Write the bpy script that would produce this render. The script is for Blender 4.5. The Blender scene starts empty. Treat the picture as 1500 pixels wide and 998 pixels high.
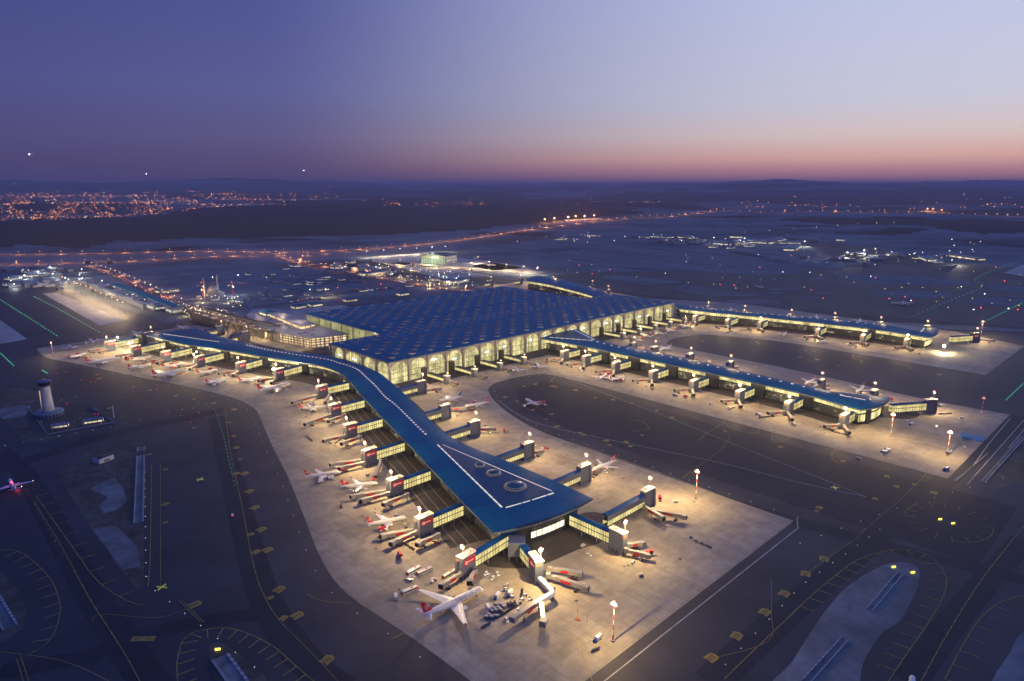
import bpy, bmesh, math, random
from mathutils import Vector, Matrix
R = random.Random(11)
sc = bpy.context.scene
C = sc.collection
PI = math.pi
# ---------------------------------------------------------------- camera frame (world X = across the terminal, Y = towards the land side)
H = 320.0
PITCH = math.atan(228 / 1000)
HEAD = math.radians(45.8)            # heading of the view in the airport's own axes
FWD = (math.sin(HEAD), 0, 0)
ca, sa = math.cos(HEAD), math.sin(HEAD)
cp, sp = math.cos(PITCH), math.sin(PITCH)
def at(px, py, z=0.0):
    """ground position (world x, y) seen at a photo pixel, for height z"""
    v = py - 499; fw = 1000 * cp - v * sp; dn = 1000 * sp + v * cp
    t = (H - z) / dn
    x, y = (px - 750) * t, fw * t
    return (x * sa + y * ca, -x * ca + y * sa)
def heading():
    return Vector((ca, sa, 0))
# ---------------------------------------------------------------- mesh builder
class MB:
    def __init__(s): s.v = []; s.f = []; s.m = []
    def add(s, vs, fs, mi=0):
        o = len(s.v); s.v += [tuple(p) for p in vs]
        for f in fs: s.f.append([o + i for i in f]); s.m.append(mi)
        return s
    def box(s, cx, cy, z0, sx, sy, sz, rot=0.0, mi=0, top=1.0, topy=None):
        c, n = math.cos(rot), math.sin(rot); vs = []
        ty = top if topy is None else topy
        for z, kx, ky in ((z0, 1, 1), (z0 + sz, top, ty)):
            for a, b in ((-1, -1), (1, -1), (1, 1), (-1, 1)):
                x, y = a * sx / 2 * kx, b * sy / 2 * ky
                vs.append((cx + x * c - y * n, cy + x * n + y * c, z))
        return s.add(vs, [(3, 2, 1, 0), (4, 5, 6, 7), (0, 1, 5, 4), (1, 2, 6, 5), (2, 3, 7, 6), (3, 0, 4, 7)], mi)
    def prism(s, poly, z0, z1, mi=0, cap=True, miside=None):
        n = len(poly)
        ar = sum(poly[i][0] * poly[(i + 1) % n][1] - poly[(i + 1) % n][0] * poly[i][1] for i in range(n))
        if ar < 0: poly = poly[::-1]
        vs = [(p[0], p[1], z0) for p in poly] + [(p[0], p[1], z1) for p in poly]
        s.add(vs, [(i, (i + 1) % n, n + (i + 1) % n, n + i) for i in range(n)], mi if miside is None else miside)
        if cap: s.add([(p[0], p[1], z1) for p in poly], [tuple(range(n))], mi); s.add([(p[0], p[1], z0) for p in poly], [tuple(reversed(range(n)))], mi)
        return s
    def quad(s, a, b, c, d, mi=0): return s.add([a, b, c, d], [(0, 1, 2, 3)], mi)
    def tube(s, pts, r, n=8, mi=0, caps=True):
        rs = r if isinstance(r, (list, tuple)) else [r] * len(pts)
        pts = [Vector(p) for p in pts]; vs = []
        for i, p in enumerate(pts):
            d = (pts[min(i + 1, len(pts) - 1)] - pts[max(i - 1, 0)]).normalized()
            u = d.cross(Vector((0, 0, 1)))
            if u.length < .1: u = d.cross(Vector((1, 0, 0)))
            u.normalize(); w = u.cross(d)
            for k in range(n):
                a = 2 * PI * k / n
                vs.append(p + (u * math.cos(a) + w * math.sin(a)) * rs[i])
        fs = [(i * n + k, i * n + (k + 1) % n, (i + 1) * n + (k + 1) % n, (i + 1) * n + k) for i in range(len(pts) - 1) for k in range(n)]
        if caps: fs += [tuple(range(n)), tuple(reversed(range((len(pts) - 1) * n, len(pts) * n)))]
        return s.add(vs, fs, mi)
    def lathe(s, prof, n=24, cx=0, cy=0, mi=0, ex=1.0, ey=1.0):
        vs = [(cx + r * ex * math.cos(2 * PI * k / n), cy + r * ey * math.sin(2 * PI * k / n), z) for r, z in prof for k in range(n)]
        fs = [(i * n + k, i * n + (k + 1) % n, (i + 1) * n + (k + 1) % n, (i + 1) * n + k) for i in range(len(prof) - 1) for k in range(n)]
        fs += [tuple(reversed(range(n))), tuple(range((len(prof) - 1) * n, len(prof) * n))]
        return s.add(vs, fs, mi)
    def ribbon(s, pts, w, z=0.0, mi=0, zf=None):
        vs = []; n = len(pts)
        for i, p in enumerate(pts):
            a, b = pts[max(i - 1, 0)], pts[min(i + 1, n - 1)]
            dx, dy = b[0] - a[0], b[1] - a[1]; l = math.hypot(dx, dy) or 1
            nx, ny = -dy / l * w / 2, dx / l * w / 2
            for q in ((p[0] + nx, p[1] + ny), (p[0] - nx, p[1] - ny)):
                vs.append((q[0], q[1], z if zf is None else zf(q[0], q[1]) + z))
        return s.add(vs, [(2 * i + 1, 2 * i + 3, 2 * i + 2, 2 * i) for i in range(n - 1)], mi)
    def mesh(s, name, mats, smooth=False, loc=(0, 0, 0)):
        me = bpy.data.meshes.new(name)
        L = Vector(loc)
        me.from_pydata([tuple(Vector(v) - L) for v in s.v], [], s.f)
        for m in (mats if isinstance(mats, (list, tuple)) else [mats]): me.materials.append(m)
        me.polygons.foreach_set('material_index', s.m)
        if smooth: me.polygons.foreach_set('use_smooth', [True] * len(me.polygons))
        me.update(); return me
    def build(s, name, mats, parent=None, smooth=False, loc=None, rotz=0.0):
        o = bpy.data.objects.new(name, s.mesh(name, mats, smooth)); C.objects.link(o)
        if loc is not None: o.location = loc
        o.rotation_euler[2] = rotz
        if parent is not None: o.parent = parent
        return o
def tag(o, label, cat, group=None):
    o['label'] = label; o['category'] = cat
    if group: o['group'] = group
    return o
def struct(o, kind='structure'):
    o['kind'] = kind; return o
def empty(name, loc=(0, 0, 0), rotz=0.0):
    o = bpy.data.objects.new(name, None); C.objects.link(o)
    o.location = loc; o.rotation_euler[2] = rotz; o.empty_display_size = .1
    return o
def clone(src, loc, rotz, label=None, group=None, cat=None):
    """a copy of a thing with copies of its parts and sub-parts"""
    r = src.copy(); C.objects.link(r); r.location = loc; r.rotation_euler[2] = rotz
    if label: r['label'] = label
    if group: r['group'] = group
    if cat: r['category'] = cat
    for ch in src.children:
        c = ch.copy(); C.objects.link(c); c.parent = r
        for g in ch.children:
            d = g.copy(); C.objects.link(d); d.parent = c
    return r
def trash(root):
    for ch in list(root.children):
        for g in list(ch.children): bpy.data.objects.remove(g)
        bpy.data.objects.remove(ch)
    bpy.data.objects.remove(root)
def smooth_line(pts, k=4, closed=False):
    """Catmull-Rom through the points"""
    out = []; n = len(pts)
    for i in range(n if closed else n - 1):
        g = (lambda j: pts[j % n]) if closed else (lambda j: pts[max(0, min(n - 1, j))])
        a, b, c, d = g(i - 1), g(i), g(i + 1), g(i + 2)
        for t in range(k):
            u = t / k
            out.append(tuple(.5 * (2 * b[m] + (c[m] - a[m]) * u + (2 * a[m] - 5 * b[m] + 4 * c[m] - d[m]) * u * u + (3 * b[m] - a[m] - 3 * c[m] + d[m]) * u ** 3) for m in range(2)))
    if not closed: out.append(tuple(pts[-1][:2]))
    return out
def sample(pts, step):
    """points every step metres along a polyline, with heading"""
    out = []; carry = 0.0
    for (x0, y0), (x1, y1) in zip(pts, pts[1:]):
        l = math.hypot(x1 - x0, y1 - y0); a = math.atan2(y1 - y0, x1 - x0)
        d = carry
        while d < l:
            out.append((x0 + (x1 - x0) * d / l, y0 + (y1 - y0) * d / l, a)); d += step
        carry = d - l
    return out
def inside(x, y, poly):
    r = False; n = len(poly)
    for i in range(n):
        x0, y0 = poly[i]; x1, y1 = poly[(i + 1) % n]
        if (y0 > y) != (y1 > y) and x < (x1 - x0) * (y - y0) / (y1 - y0) + x0: r = not r
    return r
# ---------------------------------------------------------------- materials
def srgb(r, g, b):
    f = lambda c: (c / 255 / 12.92) if c / 255 <= .04045 else ((c / 255 + .055) / 1.055) ** 2.4
    return (f(r), f(g), f(b), 1)
def newmat(name):
    m = bpy.data.materials.new(name); m.use_nodes = True
    nt = m.node_tree; return m, nt, nt.nodes['Principled BSDF'], nt.nodes, nt.links
def N(ns, t, **k):
    n = ns.new(t)
    for a, b in k.items(): setattr(n, a, b)
    return n
def noise(nt, scale, detail=4, rough=.55, src=None, stretch=None):
    ns, ls = nt.nodes, nt.links
    g = ns.new('ShaderNodeNewGeometry') if src is None else src
    mp = ns.new('ShaderNodeMapping'); ls.new(g.outputs['Position' if src is None else 'Object'], mp.inputs['Vector'])
    mp.inputs['Scale'].default_value = stretch or (1, 1, 1)
    n = ns.new('ShaderNodeTexNoise'); n.inputs['Scale'].default_value = scale; n.inputs['Detail'].default_value = detail
    n.inputs['Roughness'].default_value = rough
    ls.new(mp.outputs[0], n.inputs['Vector']); return n.outputs['Fac']
def ramp(nt, fac, stops, interp='LINEAR'):
    r = nt.nodes.new('ShaderNodeValToRGB'); r.color_ramp.interpolation = interp
    e = r.color_ramp.elements
    while len(e) > 1: e.remove(e[-1])
    e[0].position, e[0].color = stops[0][0], tuple(stops[0][1]) + ((1,) if len(stops[0][1]) == 3 else ())
    for p, c in stops[1:]:
        x = e.new(p); x.color = tuple(c) + ((1,) if len(c) == 3 else ())
    nt.links.new(fac, r.inputs[0]); return r.outputs[0]
def mixc(nt, fac, a, b, mode='MIX'):
    m = nt.nodes.new('ShaderNodeMix'); m.data_type = 'RGBA'; m.blend_type = mode
    for v, i in ((fac, 0), (a, 6), (b, 7)):
        if isinstance(v, (int, float)): m.inputs[i].default_value = v
        elif isinstance(v, (tuple, list)): m.inputs[i].default_value = tuple(v) + ((1,) if len(v) == 3 else ())
        else: nt.links.new(v, m.inputs[i])
    return m.outputs[2]
def math_(nt, op, a, b=0.0, c=None, clamp=False):
    m = nt.nodes.new('ShaderNodeMath'); m.operation = op; m.use_clamp = clamp
    for i, v in enumerate((a, b) if c is None else (a, b, c)):
        if isinstance(v, (int, float)): m.inputs[i].default_value = v
        else: nt.links.new(v, m.inputs[i])
    return m.outputs[0]
def paint(name, col, rough=.5, metal=0.0, var=.15, scale=.3, emit=None, es=0.0):
    m, nt, b, ns, ls = newmat(name)
    n = noise(nt, scale, 5)
    c = tuple(col[:3])
    ls.new(ramp(nt, n, [(.3, [x * (1 - var) for x in c]), (.7, [min(1, x * (1 + var)) for x in c])]), b.inputs['Base Color'])
    b.inputs['Roughness'].default_value = rough; b.inputs['Metallic'].default_value = metal
    if emit: b.inputs['Emission Color'].default_value = tuple(emit[:3]) + (1,); b.inputs['Emission Strength'].default_value = es
    return m
def glow(name, col, s, sampled=False):
    m, nt, b, ns, ls = newmat(name)
    b.inputs['Base Color'].default_value = (.6, .6, .6, 1)
    b.inputs['Emission Color'].default_value = tuple(col[:3]) + (1,); b.inputs['Emission Strength'].default_value = s
    if not sampled: m.cycles.emission_sampling = 'NONE'
    return m
def lit_glass(name, colA, colB, s, bar=2.0, floor=4.5, dark=.12, patch=.09, axis=None, cut=.42, tex=True):
    """lit interior seen through mullioned glazing: mullions, floor edges, brighter and dimmer rooms"""
    m, nt, b, ns, ls = newmat(name)
    tc = N(ns, 'ShaderNodeTexCoord'); se = N(ns, 'ShaderNodeSeparateXYZ'); ls.new(tc.outputs['Object'], se.inputs[0])
    x, y, z = se.outputs
    h = math_(nt, 'ADD', x, y) if axis is None else (x if axis == 'x' else y)
    fr = math_(nt, 'FRACT', math_(nt, 'DIVIDE', h, bar))
    mull = math_(nt, 'GREATER_THAN', fr, .16)
    fz = math_(nt, 'FRACT', math_(nt, 'DIVIDE', z, floor))
    slab = math_(nt, 'GREATER_THAN', fz, .13 if floor < 12 else -1.0)
    # room blocks
    cx = math_(nt, 'FLOOR', math_(nt, 'DIVIDE', h, bar * 2)); cz = math_(nt, 'FLOOR', math_(nt, 'DIVIDE', z, floor))
    cb = N(ns, 'ShaderNodeCombineXYZ'); ls.new(cx, cb.inputs[0]); ls.new(cz, cb.inputs[1])
    wn = N(ns, 'ShaderNodeTexWhiteNoise', noise_dimensions='3D'); ls.new(cb.outputs[0], wn.inputs['Vector'])
    n1 = noise(nt, patch, 3, .6)
    n2 = noise(nt, patch * 5, 2, .6)
    f = math_(nt, 'ADD', math_(nt, 'MULTIPLY', n1, .9), math_(nt, 'MULTIPLY', wn.outputs['Value'], .25))
    f = math_(nt, 'ADD', f, math_(nt, 'MULTIPLY', n2, .5))
    lev = ramp(nt, f, [(cut, (dark,) * 3), (cut + .28, (.8,) * 3), (1.05 if cut < .3 else 1.0, (1.5,) * 3)])
    k = math_(nt, 'MULTIPLY', mull, slab)
    k = math_(nt, 'ADD', math_(nt, 'MULTIPLY', k, .85), .15)
    lum = math_(nt, 'MULTIPLY', math_(nt, 'MULTIPLY', k, lev), s)
    col = mixc(nt, n2, colA, colB)
    ls.new(col, b.inputs['Emission Color']); ls.new(lum, b.inputs['Emission Strength'])
    b.inputs['Base Color'].default_value = (.05, .06, .07, 1); b.inputs['Roughness'].default_value = .12
    return m
M = {}
WARM = (1.0, .67, .28)
M['roof'] = paint('blue_roof_metal', (.003, .19, .29), .55, .0, .14, .02)
M['roof'].node_tree.nodes['Principled BSDF'].inputs['Specular IOR Level'].default_value = .06
def seams(m, pitch, w_, dark):
    nt = m.node_tree; b = nt.nodes['Principled BSDF']; src = b.inputs['Base Color'].links[0].from_socket
    g = nt.nodes.new('ShaderNodeNewGeometry'); se = nt.nodes.new('ShaderNodeSeparateXYZ'); nt.links.new(g.outputs['Position'], se.inputs[0]); j = None
    for ax in (0, 1):
        q = math_(nt, 'LESS_THAN', math_(nt, 'FRACT', math_(nt, 'DIVIDE', se.outputs[ax], pitch)), w_ / pitch); j = q if j is None else math_(nt, 'MAXIMUM', j, q)
    nt.links.new(mixc(nt, math_(nt, 'MULTIPLY', j, dark), src, (.001, .03, .06)), b.inputs['Base Color'])
seams(M['roof'], 9.89, .7, .35)
M['bridge_roof'] = paint('bridge_roof_metal', (.002, .075, .24), .55, .0, .14, .1)
M['bridge_roof'].node_tree.nodes['Principled BSDF'].inputs['Specular IOR Level'].default_value = .2
M['roof_dark'] = paint('dark_blue_roof', (.001, .075, .13), .4, .0, .15, .05)
M['fascia'] = paint('fascia_metal', (.10, .15, .26), .35, .3, .1, .1)
M['column'] = paint('pale_column', (.30, .30, .36), .5, .0, .1, .2)
M['core'] = paint('dark_cladding', (.025, .032, .05), .5, .2, .2, .1)
M['grey'] = paint('grey_cladding', (.15, .18, .26), .45, .3, .08, .15)
M['grey_light'] = paint('pale_grey_cladding', (.30, .30, .31), .5, .1, .1, .15)
M['white'] = paint('white_paint', (.78, .78, .78), .35, .0, .05, .4)
M['pad'] = paint('pale_roof_membrane', (.7, .66, .58), .7, .0, .15, .2)
M['black'] = paint('black_rubber', (.015, .015, .016), .7)
M['darkglass'] = paint('dark_glass', (.02, .025, .035), .08, 0, .1)
M['steel'] = paint('steel', (.3, .3, .32), .4, .7)
M['red'] = paint('red_paint', (.52, .018, .02), .45, 0, .08, .3)
M['redlit'] = paint('backlit_red_banner', (.45, .015, .02), .45, 0, .08, .3, (.8, .03, .03), .12)
M['whitelit'] = paint('backlit_white', (.7, .7, .7), .45, 0, .08, .3, (1, .9, .85), .4)
M['orange'] = paint('orange_paint', (.6, .18, .03), .5)
M['yellow'] = paint('yellow_sign_paint', (.46, .31, .04), .6, 0, .15, .5)
M['yellow_line'] = paint('worn_yellow_line', (.40, .27, .06), .8, 0, .4, .15)
M['white_line'] = paint('worn_white_line', (.42, .42, .40), .8, 0, .3, .15)
M['blue'] = paint('blue_paint', (.03, .10, .45), .4)
M['teal'] = paint('tarpaulin_blue', (.03, .22, .42), .6)
M['green_roof'] = paint('grey_green_roof', (.12, .15, .15), .6)
M['concrete'] = paint('cast_concrete', (.30, .30, .30), .8, 0, .2, .3)
M['bldg'] = paint('distant_wall', (.24, .26, .30), .7, 0, .25, .02)
M['bldg2'] = paint('distant_roof', (.16, .22, .30), .6, 0, .25, .02)
M['house'] = paint('house_wall', (.32, .28, .26), .8, 0, .4, .01)
M['lamp'] = glow('lamp_glow', (1, .80, .5), 6)
M['lamp_big'] = glow('lamp_glow_strong', (1, .86, .5), 400)
M['lamp_orange'] = glow('sodium_glow', (1, .42, .10), 14)
M['lamp_white'] = glow('cool_lamp_glow', (.85, .95, 1), 9)
M['red_lamp'] = glow('red_lamp', (1, .03, .04), 12)
M['green_lamp'] = glow('green_lamp', (.02, 1, .40), 1.1)
M['yellow_lamp'] = glow('yellow_lamp', (1, .85, .05), 2.2)
M['edge_lamp'] = glow('edge_lamp', (.9, .92, 1), 1.0)
M['headlight'] = glow('headlight', (1, .85, .6), 12)
M['skylight'] = glow('skylight_strip', (1, .95, .78), .62)
M['skylight_dim'] = glow('small_roof_light', (1, .97, .88), .42)
M['skylight_rim'] = glow('dome_rim_light', (1, .88, .66), .20)
M['front_glass'] = lit_glass('terminal_front_glass', (1, .84, .28), (1, .92, .50), .80, 2.2, 60.0, .16, .06, None, .50)
M['pier_glass'] = lit_glass('pier_glass', (1, .82, .28), (1, .9, .45), 1.0, 3.0, 20, .12, .06, None, .48)
M['pier_low'] = lit_glass('pier_lower_glass', (1, .80, .40), (1, .9, .6), .35, 4.0, 4.0, .02, .06, None, .85)
M['bridge_glass'] = lit_glass('gate_bridge_glass', (1, .80, .26), (1, .88, .40), .8, 2.0, 50, .55, .08, None, .30)
M['park_glass'] = lit_glass('car_park_light', (1, .62, .28), (1, .78, .46), 1.25, 12.0, 5.2, .25, .08, None, .50)
M['recess_glass'] = lit_glass('recess_glass', (.62, .75, .20), (1, .9, .45), .40, 9.0, 60, .2, .05, None, .50)
M['hangar_glass'] = lit_glass('hangar_door_light', (.62, 1, .55), (.9, 1, .6), .42, 12, 60, .7, .01, None, .2)
M['win'] = lit_glass('lit_windows', (1, .78, .42), (1, .92, .7), 1.3, 6.0, 5, .05, .03, None, .6)
M['win_white'] = lit_glass('cool_lit_windows', (.9, .95, .9), (1, .9, .66), .9, 6.0, 5, .1, .03, None, .55)
M['container'] = paint('container_aluminium', (.46, .46, .47), .4, .3, .2, .4)
M['board'] = glow('display_board', (.75, .88, 1), 1.6)
M['front_lit'] = lit_glass('front_room_glass', (1, .9, .55), (1, .95, .7), 1.3, 5.0, 30, .6, .1, None, .2)
M['win_plane'] = paint('cabin_windows', (.05, .07, .10), .2, 0, .1)
def ground_mat(name, c0, c1, rough, s1, s2, slab=None, stain=.35, stretch=(1, 1, 1), bump=0):
    m, nt, b, ns, ls = newmat(name)
    a = noise(nt, s1, 6, .6, stretch=stretch); d = noise(nt, s2, 4, .6)
    col = ramp(nt, a, [(.3, c0), (.7, c1)])
    st = ramp(nt, d, [(.35, (1 - stain,) * 3), (.6, (1, 1, 1))])
    col = mixc(nt, 1.0, col, st, 'MULTIPLY')
    if slab:
        g = N(ns, 'ShaderNodeNewGeometry'); se = N(ns, 'ShaderNodeSeparateXYZ'); ls.new(g.outputs['Position'], se.inputs[0])
        j = None
        for ax in (0, 1):
            fr = math_(nt, 'FRACT', math_(nt, 'DIVIDE', se.outputs[ax], slab)); q = math_(nt, 'LESS_THAN', fr, .05)
            j = q if j is None else math_(nt, 'MAXIMUM', j, q)
        col = mixc(nt, math_(nt, 'MULTIPLY', j, .35), col, (c0[0] * .4, c0[1] * .4, c0[2] * .4))
        # slabs poured at different times differ a little
        cb = N(ns, 'ShaderNodeCombineXYZ')
        for ax in (0, 1): ls.new(math_(nt, 'FLOOR', math_(nt, 'DIVIDE', se.outputs[ax], slab * 3)), cb.inputs[ax])
        wn = N(ns, 'ShaderNodeTexWhiteNoise'); ls.new(cb.outputs[0], wn.inputs['Vector'])
        col = mixc(nt, 1.0, col, ramp(nt, wn.outputs['Value'], [(0, (.86,) * 3), (1, (1.06,) * 3)]), 'MULTIPLY')
    ls.new(col, b.inputs['Base Color']); b.inputs['Roughness'].default_value = rough
    return m
M['apron'] = ground_mat('apron_concrete', (.30, .265, .205), (.46, .41, .325), .75, .022, .085, 7.5, .26, (1, .3, 1))
M['asphalt'] = ground_mat('taxiway_asphalt', (.026, .025, .030), (.066, .062, .070), .7, .006, .02, None, .3)
M['asphalt_dark'] = ground_mat('rubbered_asphalt', (.014, .014, .022), (.026, .026, .036), .75, .01, .04, None, .3)
M['service'] = ground_mat('service_road_asphalt', (.05, .045, .04), (.085, .075, .065), .8, .03, .1, None, .35)
M['grass'] = ground_mat('dry_grass_verge', (.035, .045, .035), (.13, .135, .12), .95, .012, .05, None, .45)
M['grass_pale'] = ground_mat('pale_mown_grass', (.20, .195, .18), (.36, .345, .32), .95, .02, .06, None, .3)
M['grass_strip'] = ground_mat('streaky_mown_grass', (.11, .125, .13), (.26, .285, .295), .95, .01, .03, None, .35, (1, .12, 1))
M['patch'] = ground_mat('worn_pale_ground', (.16, .165, .165), (.32, .32, .31), .95, .05, .03, None, .5)
M['soil'] = ground_mat('bare_soil', (.06, .055, .045), (.15, .13, .10), .95, .02, .08, None, .35)
M['pavers'] = ground_mat('pale_hardstanding', (.46, .43, .37), (.64, .59, .50), .8, .02, .07, 10, .25)
M['road'] = ground_mat('road_surface', (.10, .08, .08), (.17, .14, .13), .8, .05, .1, None, .2)
# ================================================================ terrain
from mathutils import noise as mn
def ridge(x, y):
    r = math.hypot(x, y)
    if r < 4300: return 0.0
    k = min(1, (r - 4300) / 3500)
    n = mn.fractal(Vector((x / 2600, y / 2600, 3.1)), 1.0, 2.0, 4)
    h = k * (38 + 60 * n)
    if r > 14000:
        k2 = min(1, (r - 14000) / 22000)
        h += k2 * (250 + 400 * mn.fractal(Vector((x / 9000, y / 9000, 7.7)), 1.0, 2.0, 3))
    return max(h, 0.0)
forest_px = [[(-60, 330), (120, 322), (200, 322), (330, 310), (420, 303), (500, 300), (620, 302), (700, 297), (850, 296), (905, 303), (930, 316), (860, 322), (760, 332), (640, 340), (560, 345), (400, 347), (330, 346), (250, 352), (190, 352), (130, 362), (60, 360), (-60, 366)],
             [(1150, 326), (1250, 323), (1350, 323), (1560, 330), (1560, 346), (1450, 346), (1400, 342), (1330, 334), (1230, 334), (1160, 330)],
             [(-60, 283), (150, 280), (330, 284), (520, 281), (700, 286), (560, 289), (330, 287), (150, 288), (-60, 290)],
             [(850, 292), (1100, 288), (1560, 292), (1560, 304), (1300, 306), (1100, 300), (900, 303)],
             [(1250, 344), (1290, 340), (1350, 341), (1330, 346), (1270, 347)], [(-60, 268), (1560, 268), (1560, 281), (-60, 281)]]
forest_w = [[at(*p) for p in q] for q in forest_px[:5]]
def build_terrain():
    nA, rings = 330, [0.0]
    r = 250.0
    while r < 90000: rings.append(r); r *= 1.028
    a0 = HEAD_ANG = math.atan2(sa, ca); vs = []; cov = []
    for r in rings:
        for i in range(nA + 1):
            a = a0 + math.radians(-82 + 164 * i / nA)
            x, y = r * math.cos(a), r * math.sin(a)
            vs.append((x, y, ridge(x, y) - .6))
            c = 0.0
            if r > 2500:
                wx = x + 260 * mn.noise(Vector((x / 500, y / 500, 0))) * (r / 6000); wy = y + 260 * mn.noise(Vector((x / 500, y / 500, 9))) * (r / 6000)
                if any(inside(wx, wy, q) for q in forest_w): c = 1.0
                elif r > 9000: c = max(0, min(1, .55 + 1.3 * mn.fractal(Vector((x / 3000, y / 3000, 5)), 1, 2, 3)))
                else: c = max(0, min(1, .8 * mn.fractal(Vector((x / 700, y / 700, 2)), 1, 2, 3)))
            cov.append(c)
    n = nA + 1
    fs = [(j * n + i, (j + 1) * n + i, (j + 1) * n + i + 1, j * n + i + 1) for j in range(1, len(rings) - 1) for i in range(nA)]
    fs += [(0, n + i, n + i + 1) for i in range(nA)]
    m, nt, b, ns, ls = newmat('open_land')
    at_ = N(ns, 'ShaderNodeAttribute', attribute_name='cover')
    n1 = noise(nt, .0016, 5, .6); n2 = noise(nt, .012, 4, .6); n3 = noise(nt, .0007, 3, .5, stretch=(1, 1, 1))
    field = ramp(nt, n1, [(.32, (.07, .09, .10)), (.48, (.15, .18, .19)), (.58, (.25, .27, .27)), (.72, (.13, .16, .17))])
    wood = ramp(nt, n2, [(.3, (.010, .015, .013)), (.7, (.034, .045, .038))])
    fac = math_(nt, 'SUBTRACT', math_(nt, 'ADD', at_.outputs['Fac'], math_(nt, 'MULTIPLY', n1, 1.1)), .5)
    ls.new(mixc(nt, ramp(nt, fac, [(.35, (0, 0, 0)), (.6, (1, 1, 1))]), field, wood), b.inputs['Base Color'])
    b.inputs['Roughness'].default_value = 1.0; b.inputs['Specular IOR Level'].default_value = .1
    me = bpy.data.meshes.new('terrain'); me.from_pydata(vs, [], fs); me.materials.append(m)
    at2 = me.attributes.new('cover', 'FLOAT', 'POINT'); at2.data.foreach_set('value', cov)
    me.polygons.foreach_set('use_smooth', [True] * len(me.polygons))
    o = bpy.data.objects.new('terrain', me); C.objects.link(o); struct(o)
build_terrain()
def sheet(name, polys, z, mat, holes=None):
    b = MB()
    for p in polys:
        ar = sum(p[i][0] * p[(i + 1) % len(p)][1] - p[(i + 1) % len(p)][0] * p[i][1] for i in range(len(p)))
        if ar < 0: p = p[::-1]
        b.add([(q[0], q[1], z) for q in p], [tuple(range(len(p)))])
    bm = bmesh.new(); me = b.mesh(name, mat); bm.from_mesh(me)
    bmesh.ops.triangulate(bm, faces=bm.faces[:]); bm.to_mesh(me); bm.free()
    o = bpy.data.objects.new(name, me); C.objects.link(o); return struct(o)
PX = lambda pts, z=0: [at(*p, z) for p in pts]
# ---------------------------------------------------------------- airfield asphalt
sheet('taxiway_ground', [[(-700, -500), (2300, -500), (3300, 300), (3300, 760), (2450, 1250), (2000, 1650), (1500, 1700), (1400, 1560), (520, 1700), (480, 2600), (300, 3100), (-900, 2300), (-1300, 800)]], 0.0, M['asphalt'])
# broad grass and taxiway strips beyond the far pier, each running parallel to the runways
def strip(pts, name='grass_strip', mat='grass_strip', z=.06): return sheet(name, [smooth_line(PX(pts), 3, True)], z, M[mat])
for pts in [[(800, 372), (900, 362), (1000, 364), (1090, 374), (1130, 384), (1180, 398), (1110, 402), (1000, 396), (880, 390), (810, 382)],
            [(560, 372), (700, 362), (790, 352), (900, 346), (1010, 350), (900, 358), (780, 366), (650, 376)], [(1010, 352), (1150, 352), (1210, 372), (1240, 392), (1200, 396), (1140, 380), (1080, 368)], [(1150, 345), (1300, 336), (1420, 345), (1500, 360), (1420, 366), (1280, 352)], [(1060, 452), (1200, 466), (1500, 482), (1500, 486), (1180, 472)], [(1000, 418), (1060, 426), (1120, 432), (1060, 434), (990, 426)], [(880, 404), (960, 408), (1000, 414), (930, 416)],
            [(1225, 404), (1300, 402), (1400, 411), (1420, 416), (1350, 418), (1270, 414)],
            [(1280, 428), (1350, 426), (1400, 433), (1345, 437), (1285, 434)],
            [(1420, 440), (1445, 436), (1500, 438), (1500, 447), (1440, 448)],
            [(1060, 442), (1110, 438), (1145, 443), (1100, 445)],
            [(1450, 418), (1530, 424), (1530, 432), (1455, 425)],
            [(1185, 408), (1200, 406), (1206, 409), (1190, 411)]]:
    strip(pts)
for px, py in [(1137, 424), (1160, 423), (1210, 429), (1190, 436), (1138, 429)]:
    strip([(px - 12, py), (px, py - 1.6), (px + 12, py), (px, py + 1.6)], 'grass_island')
sheet('runway', [PX([(560, 390), (1090, 447), (1500, 480), (1500, 490), (1080, 453), (555, 396)])], .04, M['asphalt_dark'])
sheet('runway_strip', [PX([(700, 352), (950, 340), (1200, 352), (1500, 400), (1500, 412), (1180, 372), (950, 354), (760, 362)])], .05, M['asphalt_dark'])
# lit hardstandings
sheet('remote_apron', [PX([(62, 430), (84, 429), (184, 470), (146, 477)])], .08, M['pavers'])
sheet('remote_apron', [PX([(-60, 468), (0, 469), (40, 497), (0, 504), (-60, 515)])], .08, M['pavers'])
sheet('remote_apron', [PX([(1470, 400), (1500, 387), (1560, 392), (1560, 412), (1500, 405)])], .08, M['pavers'])
sheet('hangar_apron', [PX([(545, 376), (620, 371), (700, 381), (780, 392), (700, 398), (545, 384)]), PX([(560, 386), (590, 384), (720, 404), (650, 409)]), PX([(690, 390), (720, 384), (800, 399), (780, 402), (720, 396)])], .08, M['pavers'])
# ---------------------------------------------------------------- main apron
left_edge = smooth_line([(244, 1618), (242, 1518), (269, 1436), (324, 1254), (361, 1144), (385, 1058), (396, 1000), (393, 940), (375, 879), (344, 780), (318, 690), (287, 595), (256, 500), (246, 440), (251, 360), (253, 246)], 4)
pocket1 = smooth_line([(623, 246), (623, 333), (624, 437), (624, 530), (628, 600), (650, 680), (680, 745)], 3) + smooth_line([(704, 780), (735, 797), (776, 799), (815, 792), (838, 774), (844, 740)], 4)[0:]
right1 = [(844, 740), (844, 169), (1156, 169), (1148, 263), (1160, 373)]
pocket2 = smooth_line([(1160, 373), (1176, 522), (1176, 650), (1176, 730)], 2) + smooth_line([(1186, 762), (1230, 778), (1290, 772), (1322, 757), (1345, 700), (1372, 620), (1378, 540)], 4)
right2 = [(1378, 245), (1690, 242), (1752, 376), (1752, 900), (1640, 1130), (1700, 1620), (1420, 1640), (1430, 1500), (600, 1500), (560, 1640)]
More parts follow.
